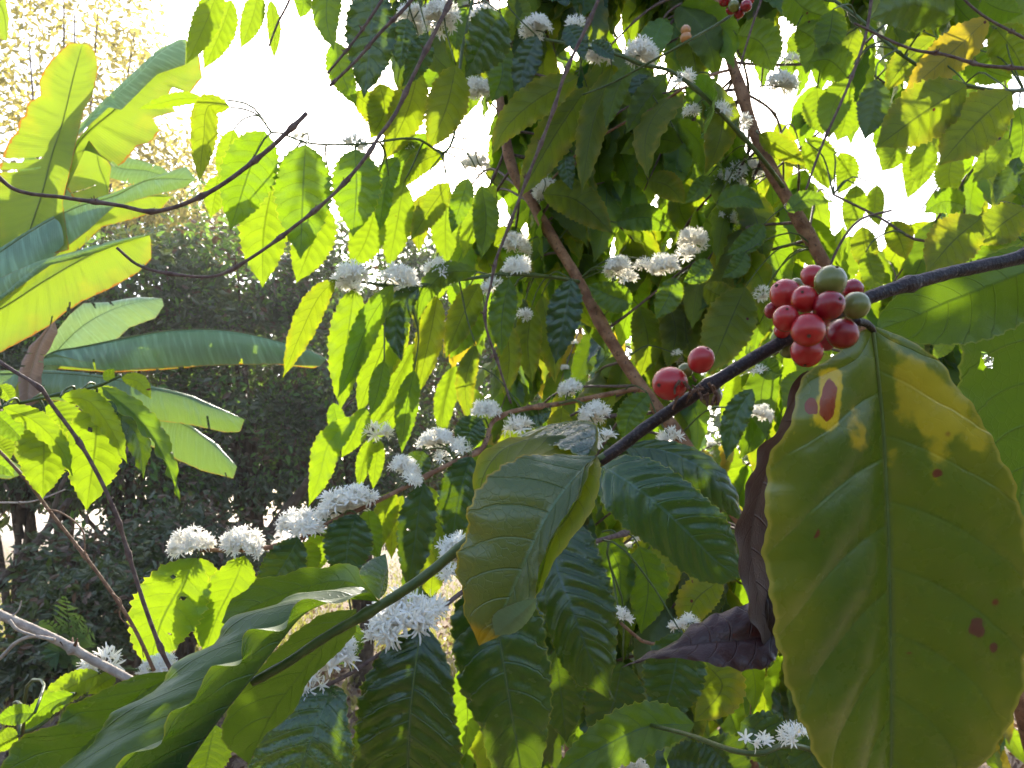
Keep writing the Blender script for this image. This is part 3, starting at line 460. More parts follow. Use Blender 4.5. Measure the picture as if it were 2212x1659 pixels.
# leaves under the blossoms of the middle branch
for (pts, w, d, kd, sd, o) in [
    ([(425, 1205), (400, 1250), (350, 1340), (320, 1455)], 150, .90, 'lime', 'T', dict(clear=True, holes=[(.22, .3, .012, .03), (.35, .62, .01, .02), (.65, .7, .01, .02), (.4, .25, .008, .018)])),
    ([(432, 1205), (445, 1260), (430, 1400)], 70, .95, 'lime', 'T', dict(clear=True)),
    ([(528, 1200), (510, 1250), (470, 1330), (440, 1420)], 105, .93, 'lime', 'T', dict(clear=True)),
    ([(645, 1160), (620, 1210), (585, 1260), (545, 1300)], 90, .94, 'dark', 'T', {}), ([(655, 1170), (665, 1210), (655, 1250)], 60, .97, 'lime', 'U', {}),
    ([(770, 1110), (755, 1160), (748, 1210), (745, 1260)], 108, .97, 'dark', 'T', {}), ([(700, 1140), (690, 1180), (680, 1240)], 60, 1.0, 'lime', 'T', {}),
    ([(915, 1042), (905, 1100), (895, 1180), (880, 1275)], 85, 1.02, 'dark', 'T', dict(holes=[(.45, .25, .018, .05)])), ([(850, 1060), (830, 1120), (810, 1200)], 55, 1.06, 'olive', 'U', {}),
    ([(1018, 985), (1000, 1040), (985, 1110), (975, 1185)], 95, 1.08, 'dark', 'T', {}), ([(925, 1050), (935, 1120), (945, 1210)], 60, 1.12, 'lime', 'U', {}), ([(1040, 905), (1015, 935), (1010, 980)], 70, 1.15, 'dark', 'T', {}), ([(915, 975), (900, 1005), (880, 1030)], 60, 1.1, 'dark', 'T', {}),
    ([(870, 1070), (850, 1130), (845, 1210)], 45, 1.08, 'olive', 'U', {}), ([(960, 1050), (965, 1130), (960, 1230)], 60, 1.15, 'olive', 'U', {}), ([(1010, 995), (1080, 1000), (1130, 1030)], 60, 1.2, 'mid', 'T', {}),
    ([(795, 1100), (800, 1150), (820, 1210)], 55, 1.03, 'mid', 'U', {}), ([(1165, 920), (1180, 970), (1170, 1030)], 60, 1.3, 'dark', 'T', {}), ([(1400, 850), (1360, 900), (1350, 960)], 60, 1.4, 'mid', 'T', {}), ([(1190, 890), (1150, 900), (1100, 930)], 50, 1.3, 'dark', 'T', {}),
    ([(1215, 880), (1205, 960), (1210, 1010)], 60, 1.35, 'olive', 'U', {}), ([(1330, 850), (1300, 870), (1260, 850)], 40, 1.42, 'olive', 'U', {})]:
    lf([B2, TK1], pts, w, d, kd, sd, fold=10, **o)
B3 = stem(S1, [(1256, 610, 1.5), (1180, 597, 1.4), (1090, 593, 1.32), (1010, 602, 1.27), (865, 618, 1.2), (735, 602, 1.16)], 9, 6, 'stemgreen', 'branch', nodes=(.3, .5, .75), res=50)
for (x, y, r, d, k_, o) in [(758, 592, 42, 1.16, 'd', {}), (864, 595, 42, 1.2, 'd', {}), (946, 582, 38, 1.24, 'd', {}), (1118, 573, 34, 1.34, 'd', {}), (1064, 613, 28, 1.3, 's', {}), (1131, 677, 20, 1.4, 's', {}), (760, 616, 26, 1.16, 's', {}), (868, 618, 26, 1.2, 's', {})]: fl(B3, x, y, r, d, k_, clear=x < 950, **o)
Y = dict(clear=True)
for (pts, w, d, kd, sd, o) in [
    ([(766, 622), (752, 720), (735, 890)], 82, 1.17, 'lime', 'T', Y), ([(725, 603), (690, 640), (650, 720), (611, 817)], 58, 1.15, 'olive', 'U', {}), ([(850, 615), (800, 690), (760, 790), (728, 862)], 60, 1.16, 'mid', 'U', {}),
    ([(870, 632), (835, 730), (800, 820), (772, 900)], 86, 1.22, 'lime', 'U', Y), ([(905, 620), (865, 660), (855, 720), (868, 782)], 60, 1.19, 'dark', 'T', {}), ([(1030, 586), (960, 592), (915, 640), (902, 695)], 52, 1.22, 'mid', 'U', {}), ([(945, 640), (930, 720), (898, 860)], 62, 1.25, 'olive', 'U', {}),
    ([(1035, 612), (1000, 680), (962, 775)], 66, 1.29, 'olive', 'U', {}), ([(1048, 665), (1010, 710), (972, 775)], 66, 1.31, 'mid', 'U', {}), ([(895, 800), (878, 880), (868, 980)], 52, 1.2, 'mid', 'U', {}), ([(1027, 745), (1005, 830), (1015, 918)], 46, 1.25, 'olive', 'U', {}),
    ([(900, 740), (850, 830), (795, 930)], 58, 1.27, 'lime', 'U', Y), ([(905, 820), (860, 880), (800, 960)], 52, 1.3, 'lime', 'U', Y), ([(790, 880), (770, 930), (737, 990)], 50, 1.2, 'lime', 'T', Y), ([(770, 900), (710, 960), (690, 1030), (666, 1095)], 62, 1.17, 'lime', 'T', Y),
    ([(800, 948), (785, 1000), (775, 1060)], 34, 1.25, 'lime', 'U', Y), ([(820, 950), (812, 1000), (806, 1058)], 36, 1.26, 'lime', 'U', Y), ([(1100, 603), (1085, 680), (1083, 768)], 62, 1.28, 'mid', 'T', {}), ([(1235, 603), (1218, 690), (1200, 788)], 78, 1.38, 'dark', 'T', dict(roll=10)),
    ([(1368, 655), (1320, 640), (1268, 615)], 68, 1.45, 'mid', 'T', {}), ([(1000, 640), (1010, 700), (1020, 760)], 50, 1.36, 'olive', 'U', {}), ([(830, 780), (815, 850), (800, 900)], 44, 1.15, 'mid', 'U', {}), ([(1150, 660), (1140, 740), (1150, 830)], 62, 1.42, 'olive', 'U', {}), ([(1170, 640), (1190, 740), (1200, 830)], 60, 1.46, 'olive', 'U', {}), ([(1090, 690), (1100, 770), (1090, 860)], 55, 1.4, 'olive', 'U', {}),
    ([(985, 790), (960, 870), (955, 950)], 50, 1.33, 'lime', 'U', Y), ([(1000, 830), (1040, 890), (1035, 960)], 40, 1.4, 'lime', 'U', {}), ([(720, 870), (728, 910), (745, 960)], 40, 1.2, 'mid', 'T', {}), ([(880, 690), (850, 770), (810, 850)], 40, 1.24, 'olive', 'U', {})]:
    lf([B3, B2, TK1], pts, w, d, kd, sd, **o)
# ================================================================== overhanging shrub at the top left of the canopy
S2 = thing('coffee_shrub', P(1000, -350, 1.5), 'overhanging coffee boughs at the top, their leaves lit in front of the white sky', 'coffee shrub')
B5 = stem(S2, [(1100, -330, 1.6), (1000, 100, 1.42), (960, 330, 1.32), (900, 300, 1.26), (770, 312, 1.2), (660, 308, 1.16), (590, 285, 1.13), (545, 345, 1.1)], 9, 4, 'stemgreen', 'branch', res=60)
for (pts, w, d, kd, sd, o) in [
    ([(497, 232), (452, 228), (440, 300), (430, 395)], 58, 1.1, 'olive', 'U', {}), ([(440, 215), (400, 212), (350, 222), (297, 236)], 30, 1.12, 'lime', 'U', Y),
    ([(572, 283), (545, 350), (497, 498)], 118, 1.12, 'mid', 'T', {}), ([(660, 312), (655, 400), (649, 560)], 125, 1.15, 'mid', 'T', {}), ([(767, 322), (770, 400), (762, 512)], 108, 1.2, 'mid', 'T', {}),
    ([(590, 390), (570, 500), (567, 622)], 108, 1.22, 'lime', 'U', Y), ([(700, 440), (675, 520), (640, 612)], 92, 1.24, 'lime', 'U', Y), ([(810, 455), (790, 520), (758, 582)], 78, 1.27, 'lime', 'U', Y), ([(872, 395), (858, 480), (838, 582)], 70, 1.3, 'lime', 'U', Y),
    ([(970, 395), (930, 450), (886, 520)], 60, 1.28, 'olive', 'U', {}), ([(968, 410), (962, 490), (965, 575)], 70, 1.36, 'lime', 'U', Y), ([(1012, 385), (995, 440), (975, 505)], 50, 1.3, 'mid', 'T', {}), ([(1040, 400), (1050, 470), (1040, 560)], 60, 1.36, 'mid', 'U', {}), ([(1070, 400), (1020, 480), (1000, 560)], 55, 1.42, 'lime', 'U', {}),
    ([(505, 280), (490, 340), (478, 400)], 50, 1.2, 'lime', 'U', Y), ([(470, 380), (465, 420), (455, 470)], 50, 1.25, 'lime', 'U', Y), ([(840, 380), (830, 420), (820, 500)], 40, 1.25, 'mid', 'T', {}), ([(915, 420), (905, 480), (905, 545)], 50, 1.34, 'olive', 'U', {})]:
    lf(B5, pts, w, d, kd, sd, **o)
B6 = stem(S2, [(1150, -300, 1.5), (980, -40, 1.35), (860, -20, 1.3), (740, -30, 1.28), (600, -30, 1.25), (480, -40, 1.2)], 10, 5, 'stemgreen', 'branch', res=50)
for (pts, w, d, kd, sd, o) in [
    ([(475, -30), (440, 60), (402, 140)], 58, 1.2, 'lime', 'U', Y), ([(560, -20), (545, 40), (520, 105)], 48, 1.22, 'lime', 'U', Y), ([(500, 0), (480, 60), (440, 150)], 60, 1.3, 'lime', 'U', Y), ([(585, 0), (592, 60), (592, 128)], 30, 1.25, 'lime', 'U', {}), ([(650, -20), (655, 10), (648, 40)], 40, 1.3, 'mid', 'T', {}),
    ([(715, -60), (705, 40), (722, 110)], 65, 1.25, 'mid', 'T', {}), ([(805, -30), (800, 90), (785, 212)], 112, 1.3, 'dark', 'T', {}), ([(725, 90), (735, 150), (770, 230)], 60, 1.4, 'mid', 'T', {}), ([(925, 75), (905, 120), (868, 188)], 62, 1.3, 'dark', 'T', dict(roll=-25)), ([(880, 40), (870, 90), (865, 150)], 60, 1.33, 'dark', 'T', {}), ([(1082, 28), (1045, 90), (1004, 168)], 118, 1.25, 'dark', 'T', dict(roll=-30)),
    ([(1160, 78), (1135, 140), (1116, 212)], 62, 1.35, 'dark', 'T', {}), ([(1078, 100), (1085, 160), (1062, 222)], 72, 1.4, 'mid', 'T', {}), ([(985, 140), (965, 230), (925, 325)], 92, 1.34, 'olive', 'U', {}), ([(905, 150), (880, 240), (828, 350)], 82, 1.38, 'olive', 'U', {}), ([(820, 180), (830, 240), (800, 300)], 80, 1.42, 'olive', 'U', {}), ([(760, 200), (800, 230), (850, 300)], 60, 1.45, 'olive', 'U', {}),
    ([(930, 290), (880, 340), (850, 430)], 60, 1.4, 'mid', 'U', {}), ([(860, 340), (835, 380), (830, 450)], 50, 1.33, 'mid', 'T', {}), ([(960, 330), (910, 350), (860, 410)], 50, 1.36, 'olive', 'U', {}), ([(1225, 55), (1245, 90), (1262, 130)], 58, 1.3, 'dark', 'T', dict(roll=-30)), ([(1278, 92), (1300, 105), (1330, 130)], 36, 1.3, 'dark', 'T', dict(roll=-25)),
    ([(1100, 0), (1120, 30), (1120, 65)], 60, 1.5, 'lime', 'U', {}), ([(1010, 20), (990, 60), (985, 110)], 50, 1.45, 'mid', 'T', {}), ([(1250, -30), (1260, 0), (1255, 40)], 60, 1.5, 'mid', 'T', {})]:
    lf(B6, pts, w, d, kd, sd, **o)
for (x, y, r, d) in [(889, 34, 38, 1.4), (953, 30, 45, 1.35), (1047, 30, 32, 1.4), (889, 319, 28, 1.42), (1033, 188, 32, 1.5), (1027, 346, 30, 1.5)]: fl(B6, x, y, r, d, clear=True)
for (x, y, r, d) in [(765, 308, 32, 1.24), (652, 290, 20, 1.2)]: fl(B5, x, y, r, d, 's', clear=True)
# ================================================================== the right shrub with the second trunk
S3 = thing('coffee_shrub', P(2100, 1500, 1.5), 'coffee shrub behind the cherries, greyish red trunk rising to the top, scattered blossom', 'coffee shrub')
TK3 = stem(S3, [(1500, -300, 1.6), (1556, 40, 1.5), (1580, 134, 1.48), (1603, 202, 1.46), (1627, 279, 1.45), (1667, 370, 1.43), (1718, 460, 1.42), (1771, 553, 1.4), (1860, 720, 1.4), (2050, 1100, 1.45), (2250, 1700, 1.6), (2330, 2600, 1.8)], 15, 44, 'trunk', 'trunk', nodes=(.12, .17, .22, .26, .31, .36), n=12, res=110, rough=.1, swell=1.25)
B7 = stem(S3, [(1700, 415, 1.43), (1640, 335, 1.35), (1570, 259, 1.32), (1500, 190, 1.3), (1440, 150, 1.3), (1392, 141, 1.3), (1340, 120, 1.3), (1180, 85, 1.36)], 10, 6, 'stemgreen', 'branch', nodes=(.3, .5, .7), res=50)
B8 = stem(S3, [(1580, 150, 1.48), (1530, 165, 1.4), (1469, 195, 1.38), (1420, 230, 1.4), (1340, 270, 1.42), (1250, 330, 1.5), (1180, 400, 1.5)], 7, 4, 'trunk', 'branch', res=40)
for br, rows in ((B7, [(1158, 54, 35, 1.38, 'd'), (1245, 48, 25, 1.36, 's'), (1292, 114, 34, 1.34, 'd'), (1383, 108, 38, 1.32, 'd'), (1482, 165, 26, 1.3, 's'), (1496, 237, 22, 1.34, 's'), (1556, 235, 27, 1.32, 's'), (1603, 259, 24, 1.36, 's'), (1545, 290, 26, 1.4, 'd'), (1687, 175, 36, 1.42, 'd'), (1711, 124, 18, 1.45, 's'), (1613, 365, 42, 1.5, 'd'), (1575, 390, 38, 1.5, 'd')]), (B8, [(1178, 403, 30, 1.5, 'd'), (1114, 524, 34, 1.5, 'd'), (1570, 470, 28, 1.5, 'd'), (1496, 512, 34, 1.45, 'd'), (1480, 545, 24, 1.45, 's'), (1336, 573, 33, 1.45, 'd'), (1392, 570, 24, 1.45, 's'), (1433, 568, 34, 1.42, 'd'), (1845, 114, 15, 1.5, 's'), (1360, 600, 22, 1.45, 's')])):
    for (x, y, r, d, k_) in rows: fl([B7, B8, TK3, TK1], x, y, r, d, k_, clear=R(0, 1) < .5)
for (pts, w, d, kd, sd, o) in [
    ([(1250, 165), (1150, 222), (1090, 280), (1062, 338)], 78, 1.33, 'olive', 'U', {}), ([(1268, 188), (1200, 290), (1118, 432)], 88, 1.38, 'olive', 'U', {}), ([(1322, 145), (1280, 270), (1256, 418)], 68, 1.34, 'olive', 'U', {}), ([(1358, 140), (1330, 200), (1308, 278)], 48, 1.3, 'mid', 'U', {}), ([(1222, 318), (1222, 360), (1236, 412)], 40, 1.4, 'dark', 'T', {}), ([(1475, 310), (1410, 300), (1338, 332)], 66, 1.42, 'mid', 'U', {}),
    ([(1172, 418), (1240, 430), (1325, 505)], 84, 1.42, 'olive', 'U', {}), ([(1440, 160), (1400, 210), (1350, 290)], 60, 1.4, 'mid', 'U', {}), ([(1380, 160), (1385, 200), (1375, 235)], 60, 1.42, 'dark', 'T', {}), ([(1470, 190), (1450, 230), (1400, 300)], 65, 1.45, 'mid', 'U', {}), ([(1590, 75), (1640, 90), (1672, 155)], 92, 1.45, 'mid', 'U', {}), ([(1480, 60), (1500, 130), (1505, 185)], 70, 1.5, 'olive', 'U', {}),
    ([(1640, 290), (1690, 320), (1742, 358)], 50, 1.4, 'olive', 'U', {}), ([(1700, 458), (1740, 432), (1797, 436)], 48, 1.35, 'mid', 'T', dict(roll=-35)), ([(1548, 440), (1600, 425), (1655, 452)], 52, 1.38, 'mid', 'T', dict(roll=-20)), ([(1650, 485), (1620, 520), (1565, 552)], 50, 1.38, 'mid', 'T', {}), ([(1530, 380), (1500, 420), (1480, 440)], 40, 1.4, 'mid', 'T', {}), ([(1400, 390), (1440, 400), (1480, 440)], 60, 1.42, 'olive', 'U', {}),
    ([(1460, 600), (1445, 640), (1416, 690)], 58, 1.38, 'mid', 'T', {}), ([(1530, 560), (1510, 590), (1475, 610)], 48, 1.35, 'mid', 'T', {}), ([(1610, 545), (1595, 575), (1560, 600)], 46, 1.36, 'mid', 'T', {}), ([(1610, 620), (1575, 700), (1530, 810)], 112, 1.38, 'olive', 'U', {}), ([(1520, 620), (1560, 640), (1610, 640)], 60, 1.42, 'olive', 'U', {}), ([(1640, 700), (1590, 690), (1530, 720)], 90, 1.5, 'olive', 'U', {}), ([(1625, 840), (1590, 900), (1568, 995)], 58, 1.3, 'dark', 'T', {}), ([(1735, 800), (1720, 850), (1690, 880)], 80, 1.2, 'mid', 'U', {}), ([(1650, 770), (1665, 800), (1690, 810)], 50, 1.3, 'mid', 'T', {}),
    ([(1500, 620), (1480, 700), (1500, 790)], 80, 1.55, 'olive', 'U', {}), ([(1440, 640), (1460, 720), (1440, 800)], 70, 1.55, 'olive', 'U', {}), ([(1380, 660), (1400, 740), (1380, 820)], 70, 1.6, 'olive', 'U', {}), ([(1330, 480), (1400, 470), (1460, 500)], 60, 1.5, 'mid', 'T', {}), ([(1640, 650), (1650, 690), (1650, 730)], 40, 1.5, 'lime', 'U', {})]:
    lf([B7, B8, TK3, TK1], pts, w, d, kd, sd, **o)
fl([B8, TK3, TK1], 1647, 630, 22, 1.4, 's'); fl([B8, TK3, TK1], 1644, 798, 20, 1.3, 's'); fl([B8, TK3, TK1], 1644, 889, 26, 1.35, 'd', clear=True); fl([B8, TK3, TK1], 1463, 761, 12, 1.5, 's')
# lower right pieces below the stem
B9 = stem(S3, [(1950, 1000, 1.45), (1720, 1290, 1.25), (1560, 1330, 1.15), (1400, 1390, 1.1), (1340, 1345, 1.1)], 10, 7, 'trunk', 'branch', res=40)
for (x, y, r, d, k_) in [(1342, 1328, 26, 1.08, 's'), (1467, 1351, 22, 1.15, 's'), (1489, 1338, 24, 1.15, 's'), (1366, 1650, 34, .95, 'd'), (1383, 1156, 20, 1.3, 's'), (1299, 1173, 14, 1.2, 's'), (1717, 1585, 34, .75, 's')]: fl(B9, x, y, r, d, k_)
for i, (x, y, tt) in enumerate([(1612, 1590, -.7), (1650, 1602, .25)]):
    o = fl(B9, x, y, 30, .74, 'o', tilt=tt)
B10 = stem(S3, [(1900, 1700, .9), (1800, 1640, .82), (1690, 1610, .76), (1640, 1628, .74), (1480, 1585, .85), (1380, 1560, .95)], 12, 8, 'stemgreen', 'branch', res=40)
# right hand leaf mass
S4 = thing('coffee_shrub', P(2500, -100, 1.3), 'coffee boughs filling the top right corner with broad dark and golden leaves against the glare', 'coffee shrub')
B11 = stem(S4, [(2500, 60, 1.4), (2240, 190, 1.3), (2090, 185, 1.25), (1980, 140, 1.25), (1830, 20, 1.3), (1700, -60, 1.35)], 10, 6, 'stemgreen', 'branch', res=40)
B12 = stem(S4, [(2500, 380, 1.4), (2240, 440, 1.3), (2120, 470, 1.28), (1990, 520, 1.25), (1900, 470, 1.3), (1800, 420, 1.35)], 8, 5, 'twig', 'branch', res=40)
for (pts, w, d, kd, sd, o) in [
    ([(2062, 35), (1970, 10), (1878, 40)], 110, 1.15, 'dark', 'U', {}), ([(2135, 38), (2060, 110), (1948, 208)], 88, 1.2, 'gold', 'U', {}), ([(2088, 184), (2000, 240), (1890, 320)], 128, 1.15, 'olive', 'U', {}), ([(2185, 198), (2110, 265), (2028, 358)], 122, 1.15, 'olive', 'U', {}), ([(1832, 168), (1790, 130), (1745, 135)], 78, 1.25, 'mid', 'U', {}), ([(1838, 170), (1800, 230), (1790, 300)], 70, 1.3, 'lime', 'U', {}),
    ([(1892, 170), (1885, 240), (1868, 302)], 68, 1.2, 'dark', 'U', {}), ([(1765, 190), (1770, 240), (1778, 292)], 72, 1.35, 'lime', 'U', Y), ([(1820, 210), (1825, 260), (1808, 305)], 62, 1.33, 'lime', 'U', Y), ([(2000, 300), (1995, 350), (1985, 410)], 56, 1.3, 'lime', 'U', Y), ([(1940, 300), (1930, 330), (1905, 370)], 56, 1.3, 'lime', 'U', Y), ([(2180, 300), (2150, 340), (2100, 395)], 60, 1.3, 'lime', 'U', Y),
    ([(1720, 60), (1760, 90), (1740, 160)], 80, 1.3, 'mid', 'U', {}), ([(1800, 20), (1790, 80), (1770, 120)], 70, 1.25, 'mid', 'U', {}), ([(1850, 60), (1830, 110), (1810, 170)], 70, 1.35, 'olive', 'U', {}), ([(2020, 80), (1960, 130), (1910, 200)], 66, 1.3, 'olive', 'U', {}), ([(1700, -20), (1740, 20), (1800, 40)], 80, 1.3, 'mid', 'U', {}), ([(2150, 60), (2190, 110), (2220, 170)], 90, 1.3, 'olive', 'U', {}), ([(2080, 100), (2130, 150), (2190, 170)], 70, 1.35, 'mid', 'U', {}), ([(2200, 230), (2210, 300), (2190, 380)], 80, 1.3, 'mid', 'U', {}), ([(2120, 0), (2160, 20), (2210, 30)], 70, 1.3, 'mid', 'U', {}), ([(1950, 190), (1960, 250), (1940, 310)], 60, 1.35, 'mid', 'U', {}), ([(2060, 330), (2050, 380), (2060, 430)], 60, 1.4, 'lime', 'U', {}), ([(2160, 360), (2200, 400), (2215, 430)], 60, 1.35, 'mid', 'U', {})]:
    lf([B11, B12], pts, w, d, kd, sd, **o)
for (pts, w, d, kd, sd, o) in [
    ([(1925, 478), (1945, 520), (1958, 562)], 58, 1.3, 'olive', 'U', Y), ([(1862, 490), (1868, 540), (1882, 595)], 56, 1.3, 'olive', 'U', {}), ([(1850, 400), (1845, 450), (1830, 500)], 52, 1.4, 'lime', 'U', Y), ([(1895, 400), (1890, 450), (1900, 490)], 40, 1.4, 'lime', 'U', Y), ([(2085, 445), (2040, 435), (1995, 460)], 60, 1.25, 'mid', 'T', {}), ([(2120, 470), (2060, 520), (2000, 590)], 110, 1.15, 'olive', 'U', {}), ([(2215, 450), (2170, 480), (2110, 530)], 90, 1.2, 'olive', 'U', {}), ([(1815, 330), (1830, 370), (1810, 420)], 50, 1.45, 'lime', 'U', Y), ([(1740, 300), (1770, 340), (1790, 410)], 70, 1.45, 'lime', 'U', Y), ([(1870, 545), (1885, 590), (1890, 640)], 50, 1.25, 'lime', 'U', Y), ([(2200, 420), (2215, 470), (2190, 520)], 60, 1.3, 'mid', 'U', {}), ([(2055, 715), (2040, 745), (2015, 778)], 38, .9, 'lime', 'U', Y), ([(2210, 520), (2150, 560), (2090, 620)], 80, 1.2, 'mid', 'U', {}), ([(2200, 340), (2170, 400), (2150, 440)], 50, 1.3, 'dark', 'U', {}), ([(1960, 330), (1975, 380), (1960, 430)], 46, 1.4, 'lime', 'U', Y)]:
    lf([B11, B12], pts, w, d, kd, sd, **o)
B13 = stem(S4, [(1700, -100, 1.3), (1640, -30, 1.28), (1590, 25, 1.25), (1477, 94, 1.22), (1392, 141, 1.25), (1319, 181, 1.3), (1258, 205, 1.3)], 8, 4, 'stemgreen', 'branch', res=40)
for (x, y, r, k_) in [(285, 5, 36, 'crimson'), (345, 38, 38, 'green'), (380, 85, 34, 'crimson'), (425, 38, 38, 'crimson'), (440, 0, 36, 'red'), (325, 65, 30, 'crimson'), (36, 195, 34, 'peach'), (38, 242, 37, 'peach')]:
    x, y = t3(x, y); cherry(B13, x, y, r*.336, r*.336, 1.22+R(-.01, .01), k_)
# ================================================================== left spray of sunlit leaves, brightened by the lime leaf colour
S5 = thing('coffee_branch', P(-60, 890, .8), 'spray of glowing sunlit coffee leaves reaching in from the left edge over the bananas', 'coffee branch')
sL = stem(S5, [(-80, 893, .8), (0, 880, .8), (134, 850, .8), (215, 832, .8), (262, 812, .8)], 9, 5, 'stemgreen', nodes=(.6, .85), res=30)
for (pts, w, d, kd, sd, o) in [
    ([(240, 825), (236, 810), (247, 796)], 26, .8, 'lime', 'T', Y), ([(262, 816), (300, 825), (327, 862)], 34, .8, 'lime', 'U', Y), ([(105, 872), (125, 900), (142, 952)], 88, .84, 'lime', 'U', Y),
    ([(212, 868), (206, 960), (186, 1104)], 120, .80, 'lime', 'U', dict(clear=True, holes=[(.27, .36, .022, .045)])), ([(95, 905), (95, 970), (92, 1078)], 102, .80, 'lime', 'U', Y),
    ([(5, 880), (67, 905), (128, 965), (157, 1030)], 52, .77, 'lime', 'U', dict(clear=True, roll=25)), ([(131, 858), (190, 866), (238, 925), (275, 1003)], 54, .77, 'lime', 'U', dict(clear=True, roll=25)), ([(200, 868), (290, 935), (310, 1035)], 64, .82, 'dark', 'T', dict(roll=-20)),
    ([(205, 840), (235, 865), (266, 915)], 62, .83, 'lime', 'U', Y), ([(218, 835), (300, 905), (345, 970), (390, 1087)], 62, .79, 'mid', 'T', dict(roll=-45, fold=25, ruff=.12)), ([(-10, 893), (20, 920), (56, 958)], 56, .82, 'mid', 'T', {}), ([(-20, 950), (5, 970), (25, 990)], 60, .84, 'lime', 'U', Y), ([(-5, 835), (12, 845), (26, 872)], 34, .8, 'lime', 'U', Y), ([(-40, 995), (10, 1010), (30, 1030)], 50, 1.2, 'mid', 'T', {})]:
    lf(sL, pts, w, d, kd, sd, **o)
# small leaves and blossom at the bottom left
S6 = thing('coffee_branch', P(-60, 1600, .75), 'low coffee twig with two small blossoms behind the wavy leaf at the bottom left', 'coffee branch')
sM = stem(S6, [(-80, 1590, .7), (60, 1580, .72), (160, 1500, .78), (222, 1450, .82), (343, 1450, .85), (440, 1450, .88)], 9, 6, 'stemgreen', res=30)
fl(sM, 222, 1425, 44, .82, 's', clear=True); fl(sM, 343, 1437, 42, .85, 'd', clear=True)
for (pts, w, d, kd, sd, o) in [([(215, 1455), (150, 1485), (95, 1520), (60, 1545)], 60, .78, 'lime', 'U', Y), ([(250, 1460), (230, 1470), (190, 1500)], 40, .80, 'lime', 'U', Y), ([(75, 1540), (30, 1545), (-10, 1560)], 44, .6, 'mid', 'T', {}), ([(40, 1590), (10, 1600), (-20, 1630)], 50, .62, 'lime', 'U', {}), ([(160, 1500), (100, 1525), (40, 1590)], 50, .74, 'mid', 'T', {})]:
    lf(sM, pts, w, d, kd, sd, **o)
# ================================================================== bare twigs
def twig(pts, w0, w1, mat, label, nodes, group='bare twigs', extra=(), **kw):
    th = thing('bare_twig', P(*pts[0]), label, 'twig', group)
    s = stem(th, pts, w0, w1, mat, 'stem', nodes=nodes, n=10, res=90, rough=.1, swell=1.7, **kw)
    pp = [P(*p) for p in pts]; c = catmull(pp, nodes) if nodes else []
    for q in c:
        rr = w0/F*pts[0][2]*.5
        for i in range(4):
            dv = Vector((R(-1, 1), R(-1, 1), R(-.3, 1))).normalized(); tube('bud_scale', [q, q+dv*rr*1.6, q+dv*rr*R(2, 3.2)+Vector((0, 0, rr*.6))], [rr*.55, rr*.15], M['calyx'], s, n=5, res=4)
    for e, a, b in extra: stem(s, e, a, b, mat, 'side_twig', res=30)
    return th
def zz(l, d, d2=None): return [(x, y, d+((d2 or d)-d)*i/(len(l)-1)) for i, (x, y) in enumerate(l)]
twig(zz([(-60, 350), (0, 386), (27, 407), (141, 427), (259, 444), (329, 457), (437, 423), (564, 336), (638, 269), (662, 245)], .8, .85), 8, 10, 'twig', 'bare twig curving across the banana leaves from the left edge up to the sky', (.07, .33, .48, .62, .80, .94))
twig(zz([(985, -80), (973, 0), (949, 50), (892, 165), (852, 249), (818, 296), (795, 333), (720, 420), (635, 490), (544, 556), (470, 595), (380, 593), (299, 573), (252, 535)], .95, .85), 9, 6, 'twig', 'longest bare twig, hanging from the top in front of lit leaves and curling left', (.1, .2, .30, .44, .52, .60, .68, .78, .9))
twig(zz([(960, -120), (889, 0), (820, 72), (770, 130), (712, 186)], .9), 9, 6, 'twig', 'bare twig ending in the white sky gap, lower of the short pair', (.5, .7, .97))
twig(zz([(880, -90), (825, 0), (771, 80), (708, 158)], .9), 8, 5, 'twig', 'bare twig ending in the white sky gap, upper of the short pair', (.6, .8))
twig(zz([(1320, -90), (1292, 0), (1272, 47), (1221, 158), (1195, 239), (1141, 380), (1114, 450), (1084, 528), (1074, 553), (1060, 617), (1047, 684), (1077, 788), (1104, 872)], 1.0, 1.0), 8, 5, 'twig', 'long bare twig hanging down the centre from the top to the blossom row', (.14, .25, .34, .42, .5, .6, .7, .8, .9))
twig(zz([(1890, -90), (1882, 0), (1872, 67), (1839, 168), (1771, 326), (1741, 410)], 1.0), 7, 5, 'twig', 'thin dark twig dropping from the top beside the bright gap at the right', (.5, .75))
twig(zz([(2300, 160), (2212, 148), (2121, 141), (2040, 118), (1973, 107), (1845, 50)], .95), 9, 5, 'twig', 'nearly level twig reaching in from the right edge below the top corner', (.25, .42, .6))
twig(zz([(2300, 130), (2208, 80), (2124, 34), (2084, 0), (2040, -60)], 1.0), 7, 5, 'twig', 'thin twig crossing the very top right corner', (.4,))
twig(zz([(1660, -70), (1644, 0), (1630, 40), (1597, 148)], 1.1), 6, 4, 'twig', 'thin reddish twig hanging beside the upper right trunk', ())
twig(zz([(1926, 454), (1855, 477), (1802, 553), (1780, 640)], 1.1), 5, 6, 'twig', 'thin twig rising into the glare just above the cherry cluster', ())
twig(zz([(640, -60), (625, 0), (600, 50), (581, 100)], 1.0), 6, 4, 'twig', 'short thin twig hanging into the white sky at the top left', ())
twig(zz([(-80, 700), (0, 781), (90, 842), (111, 872), (178, 966), (249, 1106), (265, 1156), (312, 1307), (349, 1405), (370, 1449)], .72, .78), 8, 9, 'twig', 'grey brown bare twig passing in front of the glowing leaves at the left', (.22, .38, .6, .68, .93))
